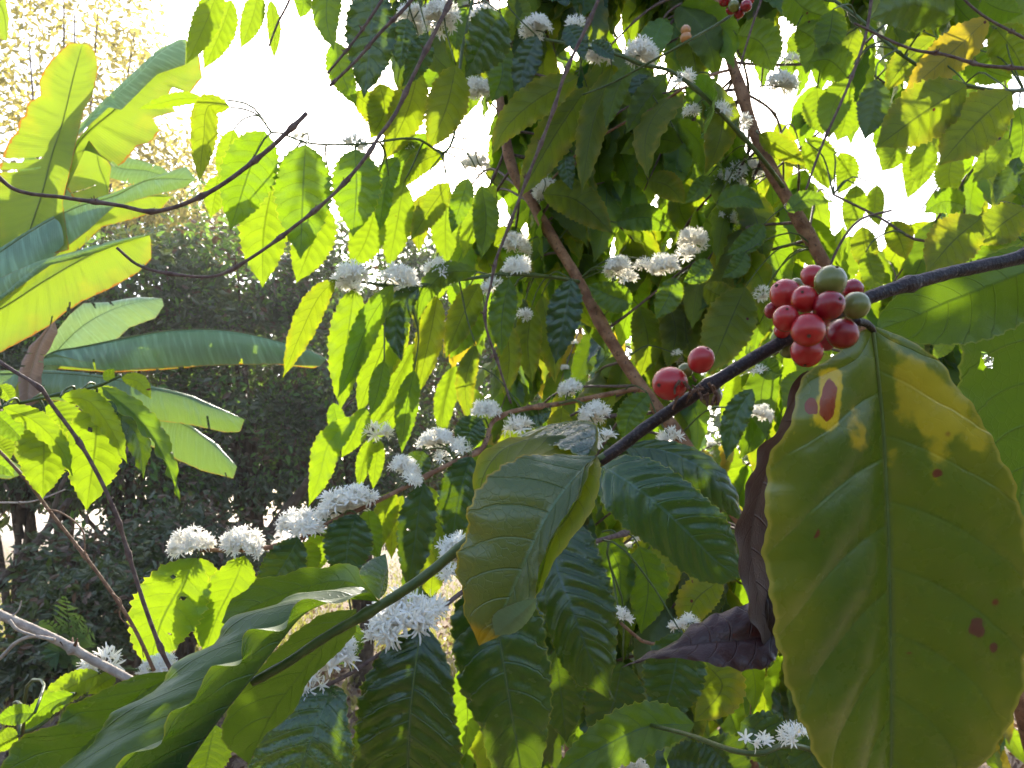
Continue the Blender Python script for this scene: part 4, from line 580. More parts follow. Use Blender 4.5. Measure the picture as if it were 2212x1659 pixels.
twig(zz([(-60, 920), (0, 976), (67, 1050), (110, 1108), (188, 1207), (242, 1281), (292, 1361), (333, 1449)], .8, .82), 7, 8, 'vine', 'reddish vine stem with a curled tendril at the lower left', (.55,), extra=[(zz([(100, 1100), (128, 1106), (178, 1146), (186, 1203), (192, 1212)], .80), 4, 3), (zz([(242, 1281), (262, 1300), (258, 1330), (300, 1370), (310, 1420)], .80), 3, 2)])
twig(zz([(-80, 1290), (0, 1328), (128, 1385), (200, 1425), (280, 1468), (360, 1520)], .68, .7), 21, 18, 'twigpale', 'thick pale grey branch with two side twigs at the bottom left', (.52,), extra=[(zz([(-30, 1440), (0, 1422), (35, 1388), (67, 1375), (118, 1382)], .68), 8, 8), (zz([(20, 1340), (35, 1358), (75, 1374)], .67), 8, 5), (zz([(28, 1330), (40, 1318), (46, 1298)], .67), 4, 3)])
twig(zz([(-60, 1085), (0, 1086), (70, 1083), (140, 1058)], 1.4), 5, 3, 'twigpale', 'thin grey twig in front of the dark hedge below the glowing leaves', (.5,))
# ================================================================== bananas
BA = thing('banana_plant', P(-150, 1900, 3.4), 'nearer banana plant at the left edge with torn backlit leaves', 'banana plant', 'banana plants')
BB = thing('banana_plant', P(-230, 1700, 4.6), 'farther banana plant whose long bluish green leaves arch right in front of the hedge', 'banana plant', 'banana plants')
stem(BA, [(-150, 2000, 3.4), (-140, 1200, 3.4), (-110, 800, 3.4)], 150, 110, 'bark', 'pseudostem', n=16, res=20)
stem(BB, [(-60, 2000, 4.3), (-70, 1300, 4.25), (-40, 860, 4.2)], 110, 80, 'bark', 'pseudostem', n=16, res=20)
def ban(root, mid, l, r, d, kd, side, d2=None, **kw):
    z = lambda p: zz(p, d, d2) if len(p[0]) < 3 else p
    k = dict(nu=120, nv=10, corr=0, puff=.10, ruff=.012, nr=5, wig=.004, smoothm=False, midrib=.0035); k.update(kw)
    if d > 2.8: k.setdefault('holes', [(R(.2, .9), random.choice((.0, 1.0)), .006, R(.12, .38)) for _ in range(random.randrange(2, 6))])
    return tl(root, z(mid), z(l), z(r), kd, side, **k)
ban(BA, [(50, 560), (64, 500), (91, 417), (114, 329), (134, 269), (160, 160), (178, 95)], [(-40, 560), (-30, 480), (-10, 400), (3, 345), (22, 298), (38, 284), (40, 262), (56, 248), (60, 222), (88, 206), (84, 176), (96, 150), (111, 130), (150, 92)], [(150, 540), (135, 440), (160, 330), (180, 240), (201, 202), (213, 148), (205, 111), (190, 95)], 3.1, 'banlit', 'U')
ban(BA, [(140, 420), (168, 312), (252, 232), (319, 168), (360, 130), (402, 85)], [(145, 330), (228, 225), (300, 160), (345, 115)], [(192, 302), (218, 336), (249, 361), (269, 350), (296, 316), (323, 309), (346, 282), (330, 255), (380, 242), (362, 210), (372, 188), (410, 202), (437, 168), (430, 120)], 3.3, 'banlit', 'U', 3.5)
ban(BA, [(150, 300), (228, 225), (300, 160), (345, 115), (402, 84)], [(160, 300), (235, 232), (262, 238), (300, 200), (340, 160), (400, 140)], [(155, 288), (225, 215), (295, 150), (340, 108), (385, 85)], 3.26, 'banpale', 'T', 3.46, midrib=False)
ban(BA, [(205, 300), (215, 360), (230, 400), (232, 440)], [(150, 330), (140, 400), (160, 430), (205, 440)], [(222, 330), (240, 360), (236, 400)], 3.5, 'banlit', 'U')
ban(BA, [(-80, 600), (0, 545), (94, 484), (168, 447), (249, 423), (319, 390), (423, 388)], [(-60, 560), (0, 535), (94, 478), (168, 440), (249, 415), (319, 386), (403, 359)], [(-50, 650), (60, 610), (111, 560), (188, 500), (245, 448), (320, 425), (400, 405)], 3.0, 'ban', 'T', 3.3)
ban(BA, [(-60, 640), (20, 600), (100, 545), (180, 480), (250, 440), (300, 425), (370, 425)], [(0, 545), (94, 490), (168, 450), (249, 425), (330, 412)], [(-40, 700), (80, 620), (150, 560), (220, 490), (300, 470), (350, 450)], 3.15, 'banlit', 'U', 3.4)
ban(BA, [(215, 340), (256, 362), (320, 370), (385, 392)], [(230, 330), (300, 345), (350, 360)], [(220, 380), (292, 400), (350, 402)], 3.9, 'ban', 'T', 3.9)
ban(BA, [(-80, 700), (0, 667), (90, 610), (171, 563), (240, 530), (323, 508)], [(-60, 690), (0, 644), (50, 603), (100, 566), (161, 551), (240, 528)], [(-60, 800), (0, 762), (60, 730), (110, 702), (134, 680), (175, 652), (235, 625), (300, 588), (327, 560), (326, 520)], 2.9, 'banlit', 'U', 3.0)
ban(BA, [(-60, 660), (0, 640), (50, 600), (100, 565), (161, 550), (250, 524), (322, 506)], [(-50, 640), (0, 600), (80, 565), (170, 540), (250, 518)], [(-50, 670), (0, 650), (60, 607), (110, 572), (171, 558), (250, 531)], 2.88, 'ban', 'T', 2.98, midrib=False)
ban(BB, [(90, 800), (135, 745), (185, 700), (245, 668), (300, 652), (350, 645)], [(110, 730), (150, 680), (180, 655), (235, 652), (300, 641)], [(110, 810), (160, 765), (202, 748), (249, 736), (279, 708), (336, 687), (354, 660)], 3.9, 'banpale', 'T', 4.1)
ban(BB, [(20, 820), (90, 775), (118, 760), (168, 751), (302, 724), (370, 714), (487, 714), (605, 738), (672, 758), (706, 775)], [(80, 770), (118, 768), (175, 781), (235, 785), (279, 768), (309, 744), (362, 750), (365, 764), (480, 772), (605, 780), (692, 790)], [(60, 790), (118, 790), (240, 802), (330, 797), (390, 793), (480, 789), (600, 787), (690, 792)], 3.85, 'ban', 'T', 4.0, nu=160)
ban(BB, [(20, 822), (90, 778), (168, 765), (302, 740), (370, 730), (487, 730), (605, 750), (672, 766), (700, 780)], [(80, 770), (168, 755), (302, 730), (370, 722), (487, 722), (605, 745)], [(60, 800), (118, 796), (240, 805), (330, 800), (390, 796), (445, 790), (448, 772), (460, 788), (590, 786), (680, 796)], 3.95, 'banlit', 'U', 4.1, midrib=False)
ban(BB, [(-60, 810), (0, 808), (118, 806), (235, 818), (326, 839), (420, 862), (528, 906)], [(-60, 805), (0, 800), (118, 799), (235, 811), (326, 832), (420, 856)], [(-40, 850), (60, 860), (200, 875), (302, 892), (336, 909), (403, 916), (487, 934), (519, 933)], 3.7, 'ban', 'T', 3.85)
ban(BB, [(150, 860), (240, 868), (302, 886), (403, 920), (470, 968), (512, 1008)], [(200, 855), (302, 878), (403, 912), (470, 960)], [(180, 890), (240, 915), (336, 970), (380, 992), (437, 1017), (504, 1034)], 3.9, 'ban', 'T', 4.0)
ban(BB, [(-60, 1000), (0, 1000), (60, 1020)], [(-40, 985), (20, 990)], [(-40, 1030), (20, 1035)], 4.2, 'ban', 'T', 4.2)
ban(BA, [(118, 690), (90, 735), (70, 790), (60, 850), (62, 880)], [(105, 705), (62, 750), (40, 800), (40, 860)], [(125, 720), (95, 775), (90, 820), (85, 865)], 3.3, 'bandry', 'T', 3.3, puff=.3, ruff=.06, name='dry_leaf')
ban(BA, [(40, 1000), (42, 900), (45, 810)], [(28, 980), (30, 850)], [(56, 980), (58, 850)], 3.5, 'banlit', 'U', 3.5, name='dry_leaf') 
ban(BA, [(-40, -40), (5, 20), (15, 90)], [(-50, 30), (-10, 80)], [(10, -10), (20, 40)], 2.6, 'banlit', 'U', 2.6)
ban(BA, [(140, 560), (100, 470), (90, 400), (60, 330)], [(40, 560), (0, 480), (20, 400)], [(190, 520), (170, 430), (130, 380)], 3.5, 'ban', 'U', 3.6)
# ================================================================== procedural fill of the canopy
def hang_mesh(i):
    rs = random.Random(100+i); L_ = 1.0; bend = rs.uniform(-.12, .25); wv = rs.uniform(.17, .21); nu, nv = 30, 4; V = []; UV = []; tw = rs.uniform(-.5, .5); sb = rs.uniform(-.12, .12)
    for a in range(nu+1):
        t = a/nu; c = Vector((sb*math.sin(math.pi*t), bend*math.sin(math.pi*t*.9), -t)); w = wv*width(min(max(t, 1e-4), .9999)) if 0 < t < 1 else 0
        for b in range(-nv, nv+1):
            s = b/nv; ph = 9*(t-.08*abs(s)-.09*s*s); q = abs(math.sin(math.pi*ph)); an = tw*(t-.3)
            x = s*w*(1+.05*math.sin(100*t+i)); z = abs(s)*w*.2+w*.09*(q-.6)*min(1, 4*abs(s))*(1-.5*s*s)+.02*abs(s)**3*math.sin(38*t+i)
            V.append(c+Vector((x*math.cos(an), x*math.sin(an)-z, 0))); UV.append((t, .5+.5*s))
    nc = 2*nv+1; Fc = [(r*nc+j, r*nc+nc+j, r*nc+nc+j+1, r*nc+j+1) for r in range(nu) for j in range(nc-1)]
    return np.array([tuple(v) for v in V]), Fc, UV
HM = [hang_mesh(i) for i in range(8)]; HME = {}
def hme(i, kd):
    if (i, kd) not in HME:
        V, Fc, UV = HM[i]; me = mesh('leaf', V, Fc, UV); me.materials.append(M[kd]); HME[(i, kd)] = me
    return HME[(i, kd)]
GAPS = [(600, 150, 120, 170), (690, 240, 90, 110), (540, 210, 80, 120), (1010, 300, 42, 48), (985, 345, 42, 34), (760, 265, 45, 40), (1215, 125, 40, 45), (1275, 180, 26, 46), (1242, 248, 22, 45), (1715, 60, 34, 50), (1720, 225, 24, 45), (1840, 345, 75, 52), (1960, 420, 60, 60), (1905, 470, 55, 60), (1790, 540, 40, 36), (1815, 480, 26, 80), (2000, 180, 40, 35), (2170, 225, 30, 50), (1665, 600, 45, 26), (1290, 420, 28, 34), (1005, 520, 0, 0), (1290, 560, 14, 26), (2070, 390, 45, 40), (2130, 380, 40, 30), (900, 405, 25, 25), (2090, 60, 25, 20)]
def ingap(x, y, s=1.0): return any(((x-g[0])/(g[2]*s+1e-6))**2+((y-g[1])/(g[3]*s+1e-6))**2 < 1 for g in GAPS)
def canopy(x, y):   # left limit of the canopy mass
    if y < -10: return x > 600
    if y < 200: return x > 700+y*.25
    if y < 420: return x > 780+(y-200)*.55
    if y < 620: return x > 900-(y-420)*.3
    if y < 900: return x > 830-(y-620)*.1
    return x > 830+(y-900)*.15
def sunblock(p, rad=.065):
    for c in CLEAR:
        q = p-c; t = q.dot(SUN_D)
        if t > .02 and (q-SUN_D*t).length < rad: return True
    return False
SHADE = [(1750, 900, .4), (1750, 1100, .4), (1780, 1300, .4), (1850, 1500, .4), (2000, 1000, .4), (2100, 1150, .4), (2020, 1250, .4), (2130, 1350, .4), (2000, 1450, .4), (2100, 1550, .4), (1780, 640, .36), (1130, 1080, .38), (1080, 1200, .38), (1220, 1130, .37), (420, 1450, .4), (550, 1380, .4), (650, 1300, .4), (300, 1600, .4), (200, 1580, .42), (600, 1450, .47), (880, 1450, .78), (860, 1600, .78), (1090, 1500, .84), (1120, 1400, .84), (1250, 1300, .9), (1420, 1100, .79), (1500, 1180, .79), (2150, 700, .5), (2200, 900, .55), (2150, 820, .53), (2190, 1000, .55), (2130, 640, .48), (2190, 620, .47), (2020, 700, .49), (2110, 760, .52), (2190, 760, .53), (560, 1520, .48), (620, 1450, .47), (1180, 1350, .84), (1130, 1600, .84), (1300, 1450, .9), (950, 1550, .78), (820, 1500, .78), (650, 1600, .72), (1350, 1040, .8), (1330, 1600, .92), (1230, 690, 1.38), (1000, 690, 1.29), (1100, 690, 1.3)]
def shade(roots, kinds, rounds=5):  # adds leafy branches to the canopy to keep sun off the SHADE points
    for _ in range(rounds):
        bpy.context.view_layer.update(); dg = bpy.context.evaluated_depsgraph_get()
        for tg in SHADE:
            p = P(*tg)+Vector((R(-.03, .03), 0, R(-.03, .03)))
            if bpy.context.scene.ray_cast(dg, p+SUN_D*.12, SUN_D)[0]: continue
            for tr in range(40):
                q = p+SUN_D*R(.7, 2.6); x, y, d = proj(q)
                if d < 1.35 or ingap(x, y, 1.1) or sunblock(q, .09): continue
                root, starts = random.choice(roots); cand = [tuple(starts[q_][w_]*(1-f_)+starts[q_+1][w_]*f_ for w_ in range(3)) for q_ in range(len(starts)-1) for f_ in (0, .25, .5, .75)]
                s = min(cand, key=lambda z: (P(*z)-q).length+R(0, .2)); a = P(*s); e = q+Vector((0, 0, .07)); mm = a.lerp(e, .5)+UP*(e-a).length*.2; br = tube('branch', [a, mm, e], [.003, .0012], M['twig'], root, n=6, res=14)
                for t in (1, .97, .88, .86):
                    pc = catmull([a, mm, e], [t])[0]; o = link('leaf', hme(random.randrange(8), random.choice(kinds)), pc, br); L_ = R(.15, .2); o.scale = (L_,)*3; o.rotation_euler = (R(-.4, .4), R(-.7, .7), R(0, 6.28))
                    if ingap(*proj(pc-Vector((0, 0, L_*.5)))[:2], .95): bpy.data.objects.remove(o)
                break
def fill(root, n, starts, zone, dr, Lr, kinds, individual, seed, gaps=1.0, allow=None, stemmat='twig', flowers=0, near=True):
    rs = random.Random(seed); made = []; tries = 0
    while len(made) < n and tries < n*30:
        tries += 1
        si = rs.randrange(len(starts)-1); sk_ = rs.random(); s = tuple(starts[si][q]*(1-sk_)+starts[si+1][q]*sk_ for q in range(3)); ex, ey = rs.uniform(zone[0], zone[2]), rs.uniform(zone[1], zone[3]); d1 = rs.uniform(*dr); pe = P(ex, ey, d1)
        if near: 
            cand = [tuple(starts[q_][w_]*(1-f_)+starts[q_+1][w_]*f_ for w_ in range(3)) for q_ in range(len(starts)-1) for f_ in (0, .2, .4, .6, .8)]; s = min(cand, key=lambda z: (P(*z)-pe-Vector((0, 0, .12))).length+rs.uniform(0, .25))
            if (P(*s)-pe).length < .1: continue
        p0 = P(*s); p1 = pe; mm = p0.lerp(p1, .5)+UP*(p1-p0).length*rs.uniform(.08, .3)+RT*rs.uniform(-.05, .05); c = catmull([p0, mm, p1], [i/12 for i in range(13)]); got = []
        nn = max(3, int((p1-p0).length/.075))
        for q in range(nn):
            t = .3+.7*(q+.5)/nn; pc = catmull([p0, mm, p1], [t])[0]
            for sd in (-1, 1):
                L_ = rs.uniform(*Lr); ctr = pc-Vector((0, 0, L_*.45)); x, y, d = proj(ctr); xt, yt, _ = proj(pc-Vector((0, 0, L_*.85)))
                if not canopy(x, y) or (gaps and (ingap(x, y, gaps) or ingap(xt, yt, gaps*.85) or ingap(*proj(pc)[:2], gaps*.85))) or sunblock(ctr): continue
                if y > 1000 and d < 1.4: continue
                if allow and not allow(x, y): continue
                got.append((pc, L_, sd, rs.uniform(0, 6.28), rs.uniform(.08, .55), rs.randrange(8), rs.choice(kinds), d))
        if len(got) < 2: continue
        vis = [proj(v)[:2] for v in c[3:]]
        if any(ingap(x, y, .9) for x, y in vis) and rs.random() < .8: continue
        br = tube('branch', [p0, mm, p1], [.003, .0012], M[stemmat], root, n=6, res=20, nodes=(.4, .6, .8), rough=.2); made += [(br, g_) for g_ in got]
        if flowers and rs.random() < flowers:
            for t in (.55, .8):
                pc = catmull([p0, mm, p1], [t])[0]; me = rs.choice(FL[rs.choice('ds')]); o = link('flower_cluster', me, pc, br); s_ = rs.uniform(.018, .028); o.scale = (s_,)*3
    made.sort(key=lambda g_: g_[1][7]-g_[1][1]*2); SV = {}
    for i, (br, (pc, L_, sd, yaw, lean, hm, kd, d)) in enumerate(made):
        rot = Matrix.Rotation(yaw if d > 2.4 else (rs.gauss(0, .8)+(math.pi if rs.random() < .45 else 0)), 4, 'Z') @ Matrix.Rotation(lean*sd, 4, 'Y') @ Matrix.Rotation(rs.uniform(-.5, .3), 4, 'X')
        if i < individual:
            o = link('leaf', hme(hm, kd), pc, br); o.rotation_euler = rot.to_euler(); o.scale = (L_,)*3
        else:
            V, Fc, UV = HM[hm]; a = np.array((rot.to_3x3()*L_)); W = V @ a.T + np.array(pc-wloc(root)); SV.setdefault(kd, []).append((W, Fc, UV))
    for kd, lst in SV.items():
        VV = np.concatenate([w for w, _, _ in lst]); FF = []; off = 0; UU = []
        for w, f, u in lst: FF += [tuple(v+off for v in q) for q in f]; off += len(w); UU += u
        o = link('leaf', mesh('leaf', VV, FF, UU), wloc(root), root, M[kd]); o['kind'] = 'stuff'
tr1 = [tuple(p) for p in T1[1:9]]; 
fill(S1, 420, tr1+[(1383, 832, 1.47), (1490, 975, 1.45), (1620, 1150, 1.45), (1900, 1500, 1.5)], (840, 250, 1800, 1750), (1.6, 2.3), (.13, .19), ['olive', 'mid', 'mid', 'dark'], 20, 3, flowers=.25)
fill(S1, 110, tr1, (900, 120, 1450, 620), (1.55, 2.1), (.13, .19), ['olive', 'mid'], 30, 31)
tr3 = [(1500, -200, 1.6), (1556, 40, 1.5), (1580, 134, 1.48), (1627, 279, 1.45), (1667, 370, 1.43), (1771, 553, 1.42), (2050, 1100, 1.5)]
fill(S3, 430, tr3, (1250, -100, 2250, 1300), (1.6, 2.4), (.13, .19), ['olive', 'mid', 'mid', 'lime'], 45, 5, gaps=1.15, flowers=.25)
fill(S3, 150, tr3, (1250, -50, 1760, 620), (1.5, 2.0), (.13, .19), ['olive', 'mid', 'lime'], 30, 33, gaps=.9)
fill(S2, 240, [(1000, -380, 1.6), (1200, -380, 1.7), (900, -330, 1.6)], (720, -200, 1350, 330), (1.45, 2.2), (.13, .2), ['olive', 'mid', 'mid', 'dark'], 45, 8)
fill(S4, 330, [(2500, 60, 1.4), (2500, 380, 1.4), (2100, -400, 1.6), (1800, -400, 1.8)], (1500, -250, 2300, 640), (1.4, 2.2), (.13, .19), ['olive', 'mid', 'lime', 'mid'], 50, 11, gaps=1.25)
shade([(S1, tr1), (S3, tr3), (S4, [(2500, 60, 1.4), (2300, -200, 1.5), (1900, -300, 1.6)])], ['mid', 'olive', 'dark'])
def cover(rounds=2):
    sets = [(S1, tr1), (S3, tr3), (S4, [(2500, 60, 1.4), (2500, 380, 1.4), (2300, -200, 1.5), (1900, -300, 1.6)])]
    for rd in range(rounds):
        bpy.context.view_layer.update(); dg = bpy.context.evaluated_depsgraph_get(); used = []
        for gy in range(5, 660, 24):
            for gx in range(760, 2212, 24):
                x, y = gx+R(-8, 8), gy+R(-8, 8)
                if not canopy(x, y) or ingap(x, y, 1.3) or (canopy(x-60, y) is False): continue
                if any(abs(x-u[0]) < 45 and abs(y-u[1]) < 60 for u in used): continue
                v = (P(x, y, 1)-CAM).normalized(); hit = bpy.context.scene.ray_cast(dg, CAM, v, distance=3.0)
                if hit[0]: continue
                q = P(x, y, R(1.5, 2.2))
                if sunblock(q, .035): continue
                best = None
                for rt, st in sets:
                    for q_ in range(len(st)-1):
                        for f_ in (0, .25, .5, .75):
                            z = tuple(st[q_][w_]*(1-f_)+st[q_+1][w_]*f_ for w_ in range(3)); dd = (P(*z)-q).length+R(0, .15)
                            if best is None or dd < best[0]: best = (dd, rt, z)
                a = P(*best[2]); e = q+Vector((0, 0, .07)); mm = a.lerp(e, .5)+UP*(e-a).length*.2+RT*R(-.04, .04); br = tube('branch', [a, mm, e], [.0025, .001], M['twig'], best[1], n=6, res=14); used.append((x, y))
                for t in (1, 1, .9):
                    pc = catmull([a, mm, e], [t])[0]; o = link('leaf', hme(random.randrange(8), random.choice(['mid', 'olive', 'mid', 'lime'])), pc, br); L_ = R(.12, .17); o.scale = (L_,)*3; o.rotation_euler = (R(-.4, .4), R(-.6, .6), R(-.7, .7)+(math.pi if R(0, 1) < .5 else 0))
                    cxy = proj(pc-Vector((0, 0, L_*.5)))
                    if ingap(cxy[0], cxy[1], .9): bpy.data.objects.remove(o)
        print('cover', len(used))
cover(1)
# farther coffee shrubs seen through the gaps
for i, (bx, d0, zone, lab, n_) in enumerate([(1250, 3.0, (950, 500, 1500, 1750), 'sunlit lime green coffee shrub showing through the gaps behind the central blossoms', 260), (1650, 3.2, (1350, 550, 2000, 1750), 'sunlit yellow green coffee shrub showing below the slanting dark fruiting stem', 260), (2100, 3.4, (1700, 400, 2300, 1800), 'lit coffee shrub standing behind the huge leaf at the right', 180)]):
    rt = thing('coffee_shrub', P(bx, 1136+1.9/d0*F*.99, d0), lab, 'coffee shrub')
    tp = [(bx, 1136+1.9/d0*F*.99, d0), (bx-20, 1500, d0), (bx+20, 1000, d0), (bx-10, 560, d0)]
    stem(rt, tp, 26, 8, 'trunk', 'trunk', res=30)
    fill(rt, int(n_*1.6), [(bx-10, 1300, d0), (bx+10, 1050, d0), (bx+8, 850, d0), (bx-8, 650, d0)], zone, (d0-.5, d0+.7), (.15, .23), ['lime', 'lime', 'mid', 'lime', 'gold'], 60, 20+i, gaps=1.2, allow=lambda x, y: y > 430, flowers=.4)
# ================================================================== background
def ray_ground(x, y):
    v = RT*((x-CX)/F)+UP*((CY-y)/F)+FW; t = -CAMZ/v.z; return CAM+v*t
gv = []; gf = []; n_ = 120
for i in range(n_+1):
    for j in range(n_+1):
        x = math.copysign(abs(i/n_*2-1)**2.2*300, i/n_*2-1); y = -30+(j/n_)**2.2*420
        gv.append((x, y, .10*noise.noise(Vector((x*.4, y*.4, 0)))+.03*noise.noise(Vector((x*2, y*2, 3)))))
for i in range(n_):
    for j in range(n_): a = i*(n_+1)+j; gf.append((a, a+n_+1, a+n_+2, a+1))
gnd = link('ground', mesh('ground', gv, gf), (0, 0, 0), None, M['ground']); tag(gnd, kind='structure')
def scatter(name, mat, n, fn, label=None, parent=None, loc=(0, 0, 0)):
    """many small folded leaf faces; fn() -> centre, size, direction bias"""
    loc = Vector(loc); V = np.zeros((n*6, 3)); Fc = []
    for i in range(n):
        c, s, dr = fn(); d = (Vector((R(-1, 1), R(-1, 1), R(-1, .4)))+dr).normalized(); a = d.cross(Vector((R(-1, 1), R(-1, 1), R(-1, 1)))).normalized(); up = d.cross(a); c = c-loc
        w = s*.21
        q = (c, c+d*s*.35+a*w+up*s*.06, c+d*s*.72+a*w*.8+up*s*.05, c+d*s-up*s*.08, c+d*s*.72-a*w*.8+up*s*.05, c+d*s*.35-a*w+up*s*.06)
        for k_, p in enumerate(q): V[i*6+k_] = p
        b = i*6; Fc += [(b, b+1, b+2, b+3), (b, b+3, b+4, b+5)]
    return link(name, mesh(name, V, Fc, smooth=False), loc, parent, M[mat])
def crown_fn(blobs, sz, spread, cl):
    cs = []
    for (c, r) in blobs:
        for _ in range(cl):
            v = Vector((R(-1, 1), R(-1, 1), R(-1, 1)))
            while v.length > 1: v = Vector((R(-1, 1), R(-1, 1), R(-1, 1)))
            v = v.normalized()*v.length**.4; cs.append((Vector((c[0]+v.x*r[0], c[1]+v.y*r[1], c[2]+v.z*r[2])), v))
    def f():
        c, v = random.choice(cs); return c+Vector((random.gauss(0, spread), random.gauss(0, spread), random.gauss(0, spread*.7))), sz*R(.6, 1.3), v*.7
    return f
def tree(px, d, h, blobs, mats, n, sz, label, name='tree', lean=.0, spread=.28, cl=26, nb=7, group='trees behind the banana plants', tw=.12):
    base = P(px, 900, d); base.z = 0; rt = thing(name, base, label, 'tree', group); top = base+Vector((lean, 0, h*.8)); tubes = []
    tube('trunk', [base-Vector((0, 0, .1)), base+Vector((lean*.3+.1, .1, h*.3)), top], [tw, tw*.3], M['bark'], rt, n=10, res=16, rough=.2)
    for k_ in range(nb):
        bl = random.choice(blobs); s = base.lerp(top, R(.15, .8)); e = Vector(bl[0])+Vector((R(-1, 1)*bl[1][0], R(-1, 1)*bl[1][1], R(-.6, .9)*bl[1][2]))*.8
        tube('limb', [s, s.lerp(e, .5)+Vector((0, 0, .25)), e], [tw*.45, tw*.08], M['bark'], rt, n=6, res=10, rough=.2)
    for mt, fr in mats: scatter('crown', mt, int(n*fr), crown_fn(blobs, sz, spread, cl), parent=rt, loc=base)
    return rt
def blob(px, py, d, rx, ry, rd): c = P(px, py, d); return (c, (rx/F*d, rd, ry/F*d))
# dark evergreen hedge trees
HD = [(300, 9.0, 3.4, [blob(330, 640, 9, 150, 110, 1.0), blob(260, 800, 9, 170, 150, 1.0), blob(300, 980, 9, 180, 140, 1.0)], 'dark bushy evergreen nearest the banana leaves with green tufts on top'),
      (560, 9.6, 3.6, [blob(520, 600, 9.6, 150, 90, 1.0), blob(560, 770, 9.6, 170, 150, 1.1), blob(540, 960, 9.6, 170, 150, 1.1)], 'dark evergreen in the middle of the hedge behind the long banana leaf tips'),
      (800, 10.2, 3.8, [blob(780, 620, 10.2, 170, 110, 1.1), blob(760, 800, 10.2, 150, 160, 1.1), blob(780, 1000, 10.2, 170, 150, 1.1)], 'dark evergreen partly hidden by the glowing coffee leaves right of the hedge'),
      (80, 9.4, 3.4, [blob(60, 700, 9.4, 150, 130, 1.0), blob(60, 930, 9.4, 160, 170, 1.0)], 'dark evergreen at the left edge behind the banana stems'),
      (1080, 11, 4.2, [blob(1050, 650, 11, 200, 150, 1.2), blob(1050, 950, 11, 200, 200, 1.2)], 'dark evergreen glimpsed behind the central blossoms')]
for (px, d, h, bl, lab) in HD: tree(px, d, h, bl, [('hedge', .72), ('hedgelit', .2), ('dry', .08)], 13000, .10, lab, 'evergreen_tree', lean=R(-.4, .4), cl=60, spread=.17)
tree(420, 8.2, 1.7, [blob(250, 1230, 7, 150, 70, .6), blob(430, 1180, 7.6, 130, 70, .6)], [('hedge', .8), ('dry', .2)], 7000, .085, 'low dark shrub at the foot of the hedge behind the two round blossoms', 'shrub', cl=40, spread=.14, group=None, tw=.05)
tree(90, 6.5, 1.2, [blob(120, 1415, 5.6, 62, 55, .4), blob(205, 1310, 6, 90, 60, .4)], [('hedge', .9), ('dry', .1)], 6000, .075, 'low dark shrub beside the small palm seedling at the lower left', 'shrub', cl=40, spread=.12, group=None, tw=.04)
tree(1500, 7, 2.6, [blob(1450, 1250, 6.5, 260, 180, .8), blob(1700, 1400, 6, 200, 160, .8)], [('hedge', .8), ('hedgelit', .2)], 8000, .11, 'shaded undergrowth bush seen below the dead leaf', 'shrub', cl=50, group=None, tw=.05)
tree(1900, 9, 4.0, [blob(1500, 900, 9, 350, 260, 1.0), blob(2000, 900, 9, 300, 260, 1.0)], [('hedge', .6), ('hedgelit', .4)], 12000, .12, 'green tree filling the distance behind the right hand shrubs', 'tree', cl=80)
tree(350, 15, 5.0, [blob(300, 850, 15, 500, 220, 1.5), blob(800, 850, 15, 400, 220, 1.5), blob(20, 850, 15, 300, 250, 1.5)], [('hedge', .7), ('dry', .3)], 16000, .28, 'dull far tree row closing the view behind the dark hedge', 'tree', cl=160, spread=.3, group=None)
# unseen trees added behind the viewer to shape reflections and cut fill light
for (x, y, hh) in [(-3.2, -2.2, 2.2), (-.8, -3.8, 2.4), (1.8, -3.0, 2.3), (3.6, -1.0, 2.2), (-4.2, 0.2, 2.1)]:
    bs = Vector((x, y, 0)); rt = thing('tree', bs, 'unseen green tree added behind the viewpoint to shape the light', 'tree', 'unseen trees added behind the viewpoint'); tube('trunk', [bs, bs+Vector((.1, 0, hh*.5)), bs+Vector((0, .1, hh*.8))], [.09, .03], M['bark'], rt, n=8, res=8)
    scatter('crown', 'hedge', 2500, crown_fn([((x, y, hh*.5), (1.3, 1.1, hh*.48))], .26, .2, 40), parent=rt, loc=bs)
# yellow tree at the top left, and one behind
tree(150, 13, 7.0, [blob(130, 130, 13, 170, 170, 1.6), blob(60, 330, 13, 150, 160, 1.6), blob(260, 330, 13, 170, 120, 1.5), blob(380, 420, 13, 130, 80, 1.2), blob(180, 20, 13, 130, 90, 1.2)], [('yel', 1)], 7000, .13, 'tall thin yellow leaved tree glowing behind the torn banana leaves', 'tree', spread=.26, cl=60, nb=12)
tree(480, 16, 5.5, [blob(470, 500, 16, 170, 70, 1.5), blob(300, 500, 16, 150, 60, 1.5)], [('hedgelit', .5), ('yel', .5)], 7000, .14, 'lower pale tree over the hedge top left of the lit coffee leaves', 'tree', spread=.3, cl=40)
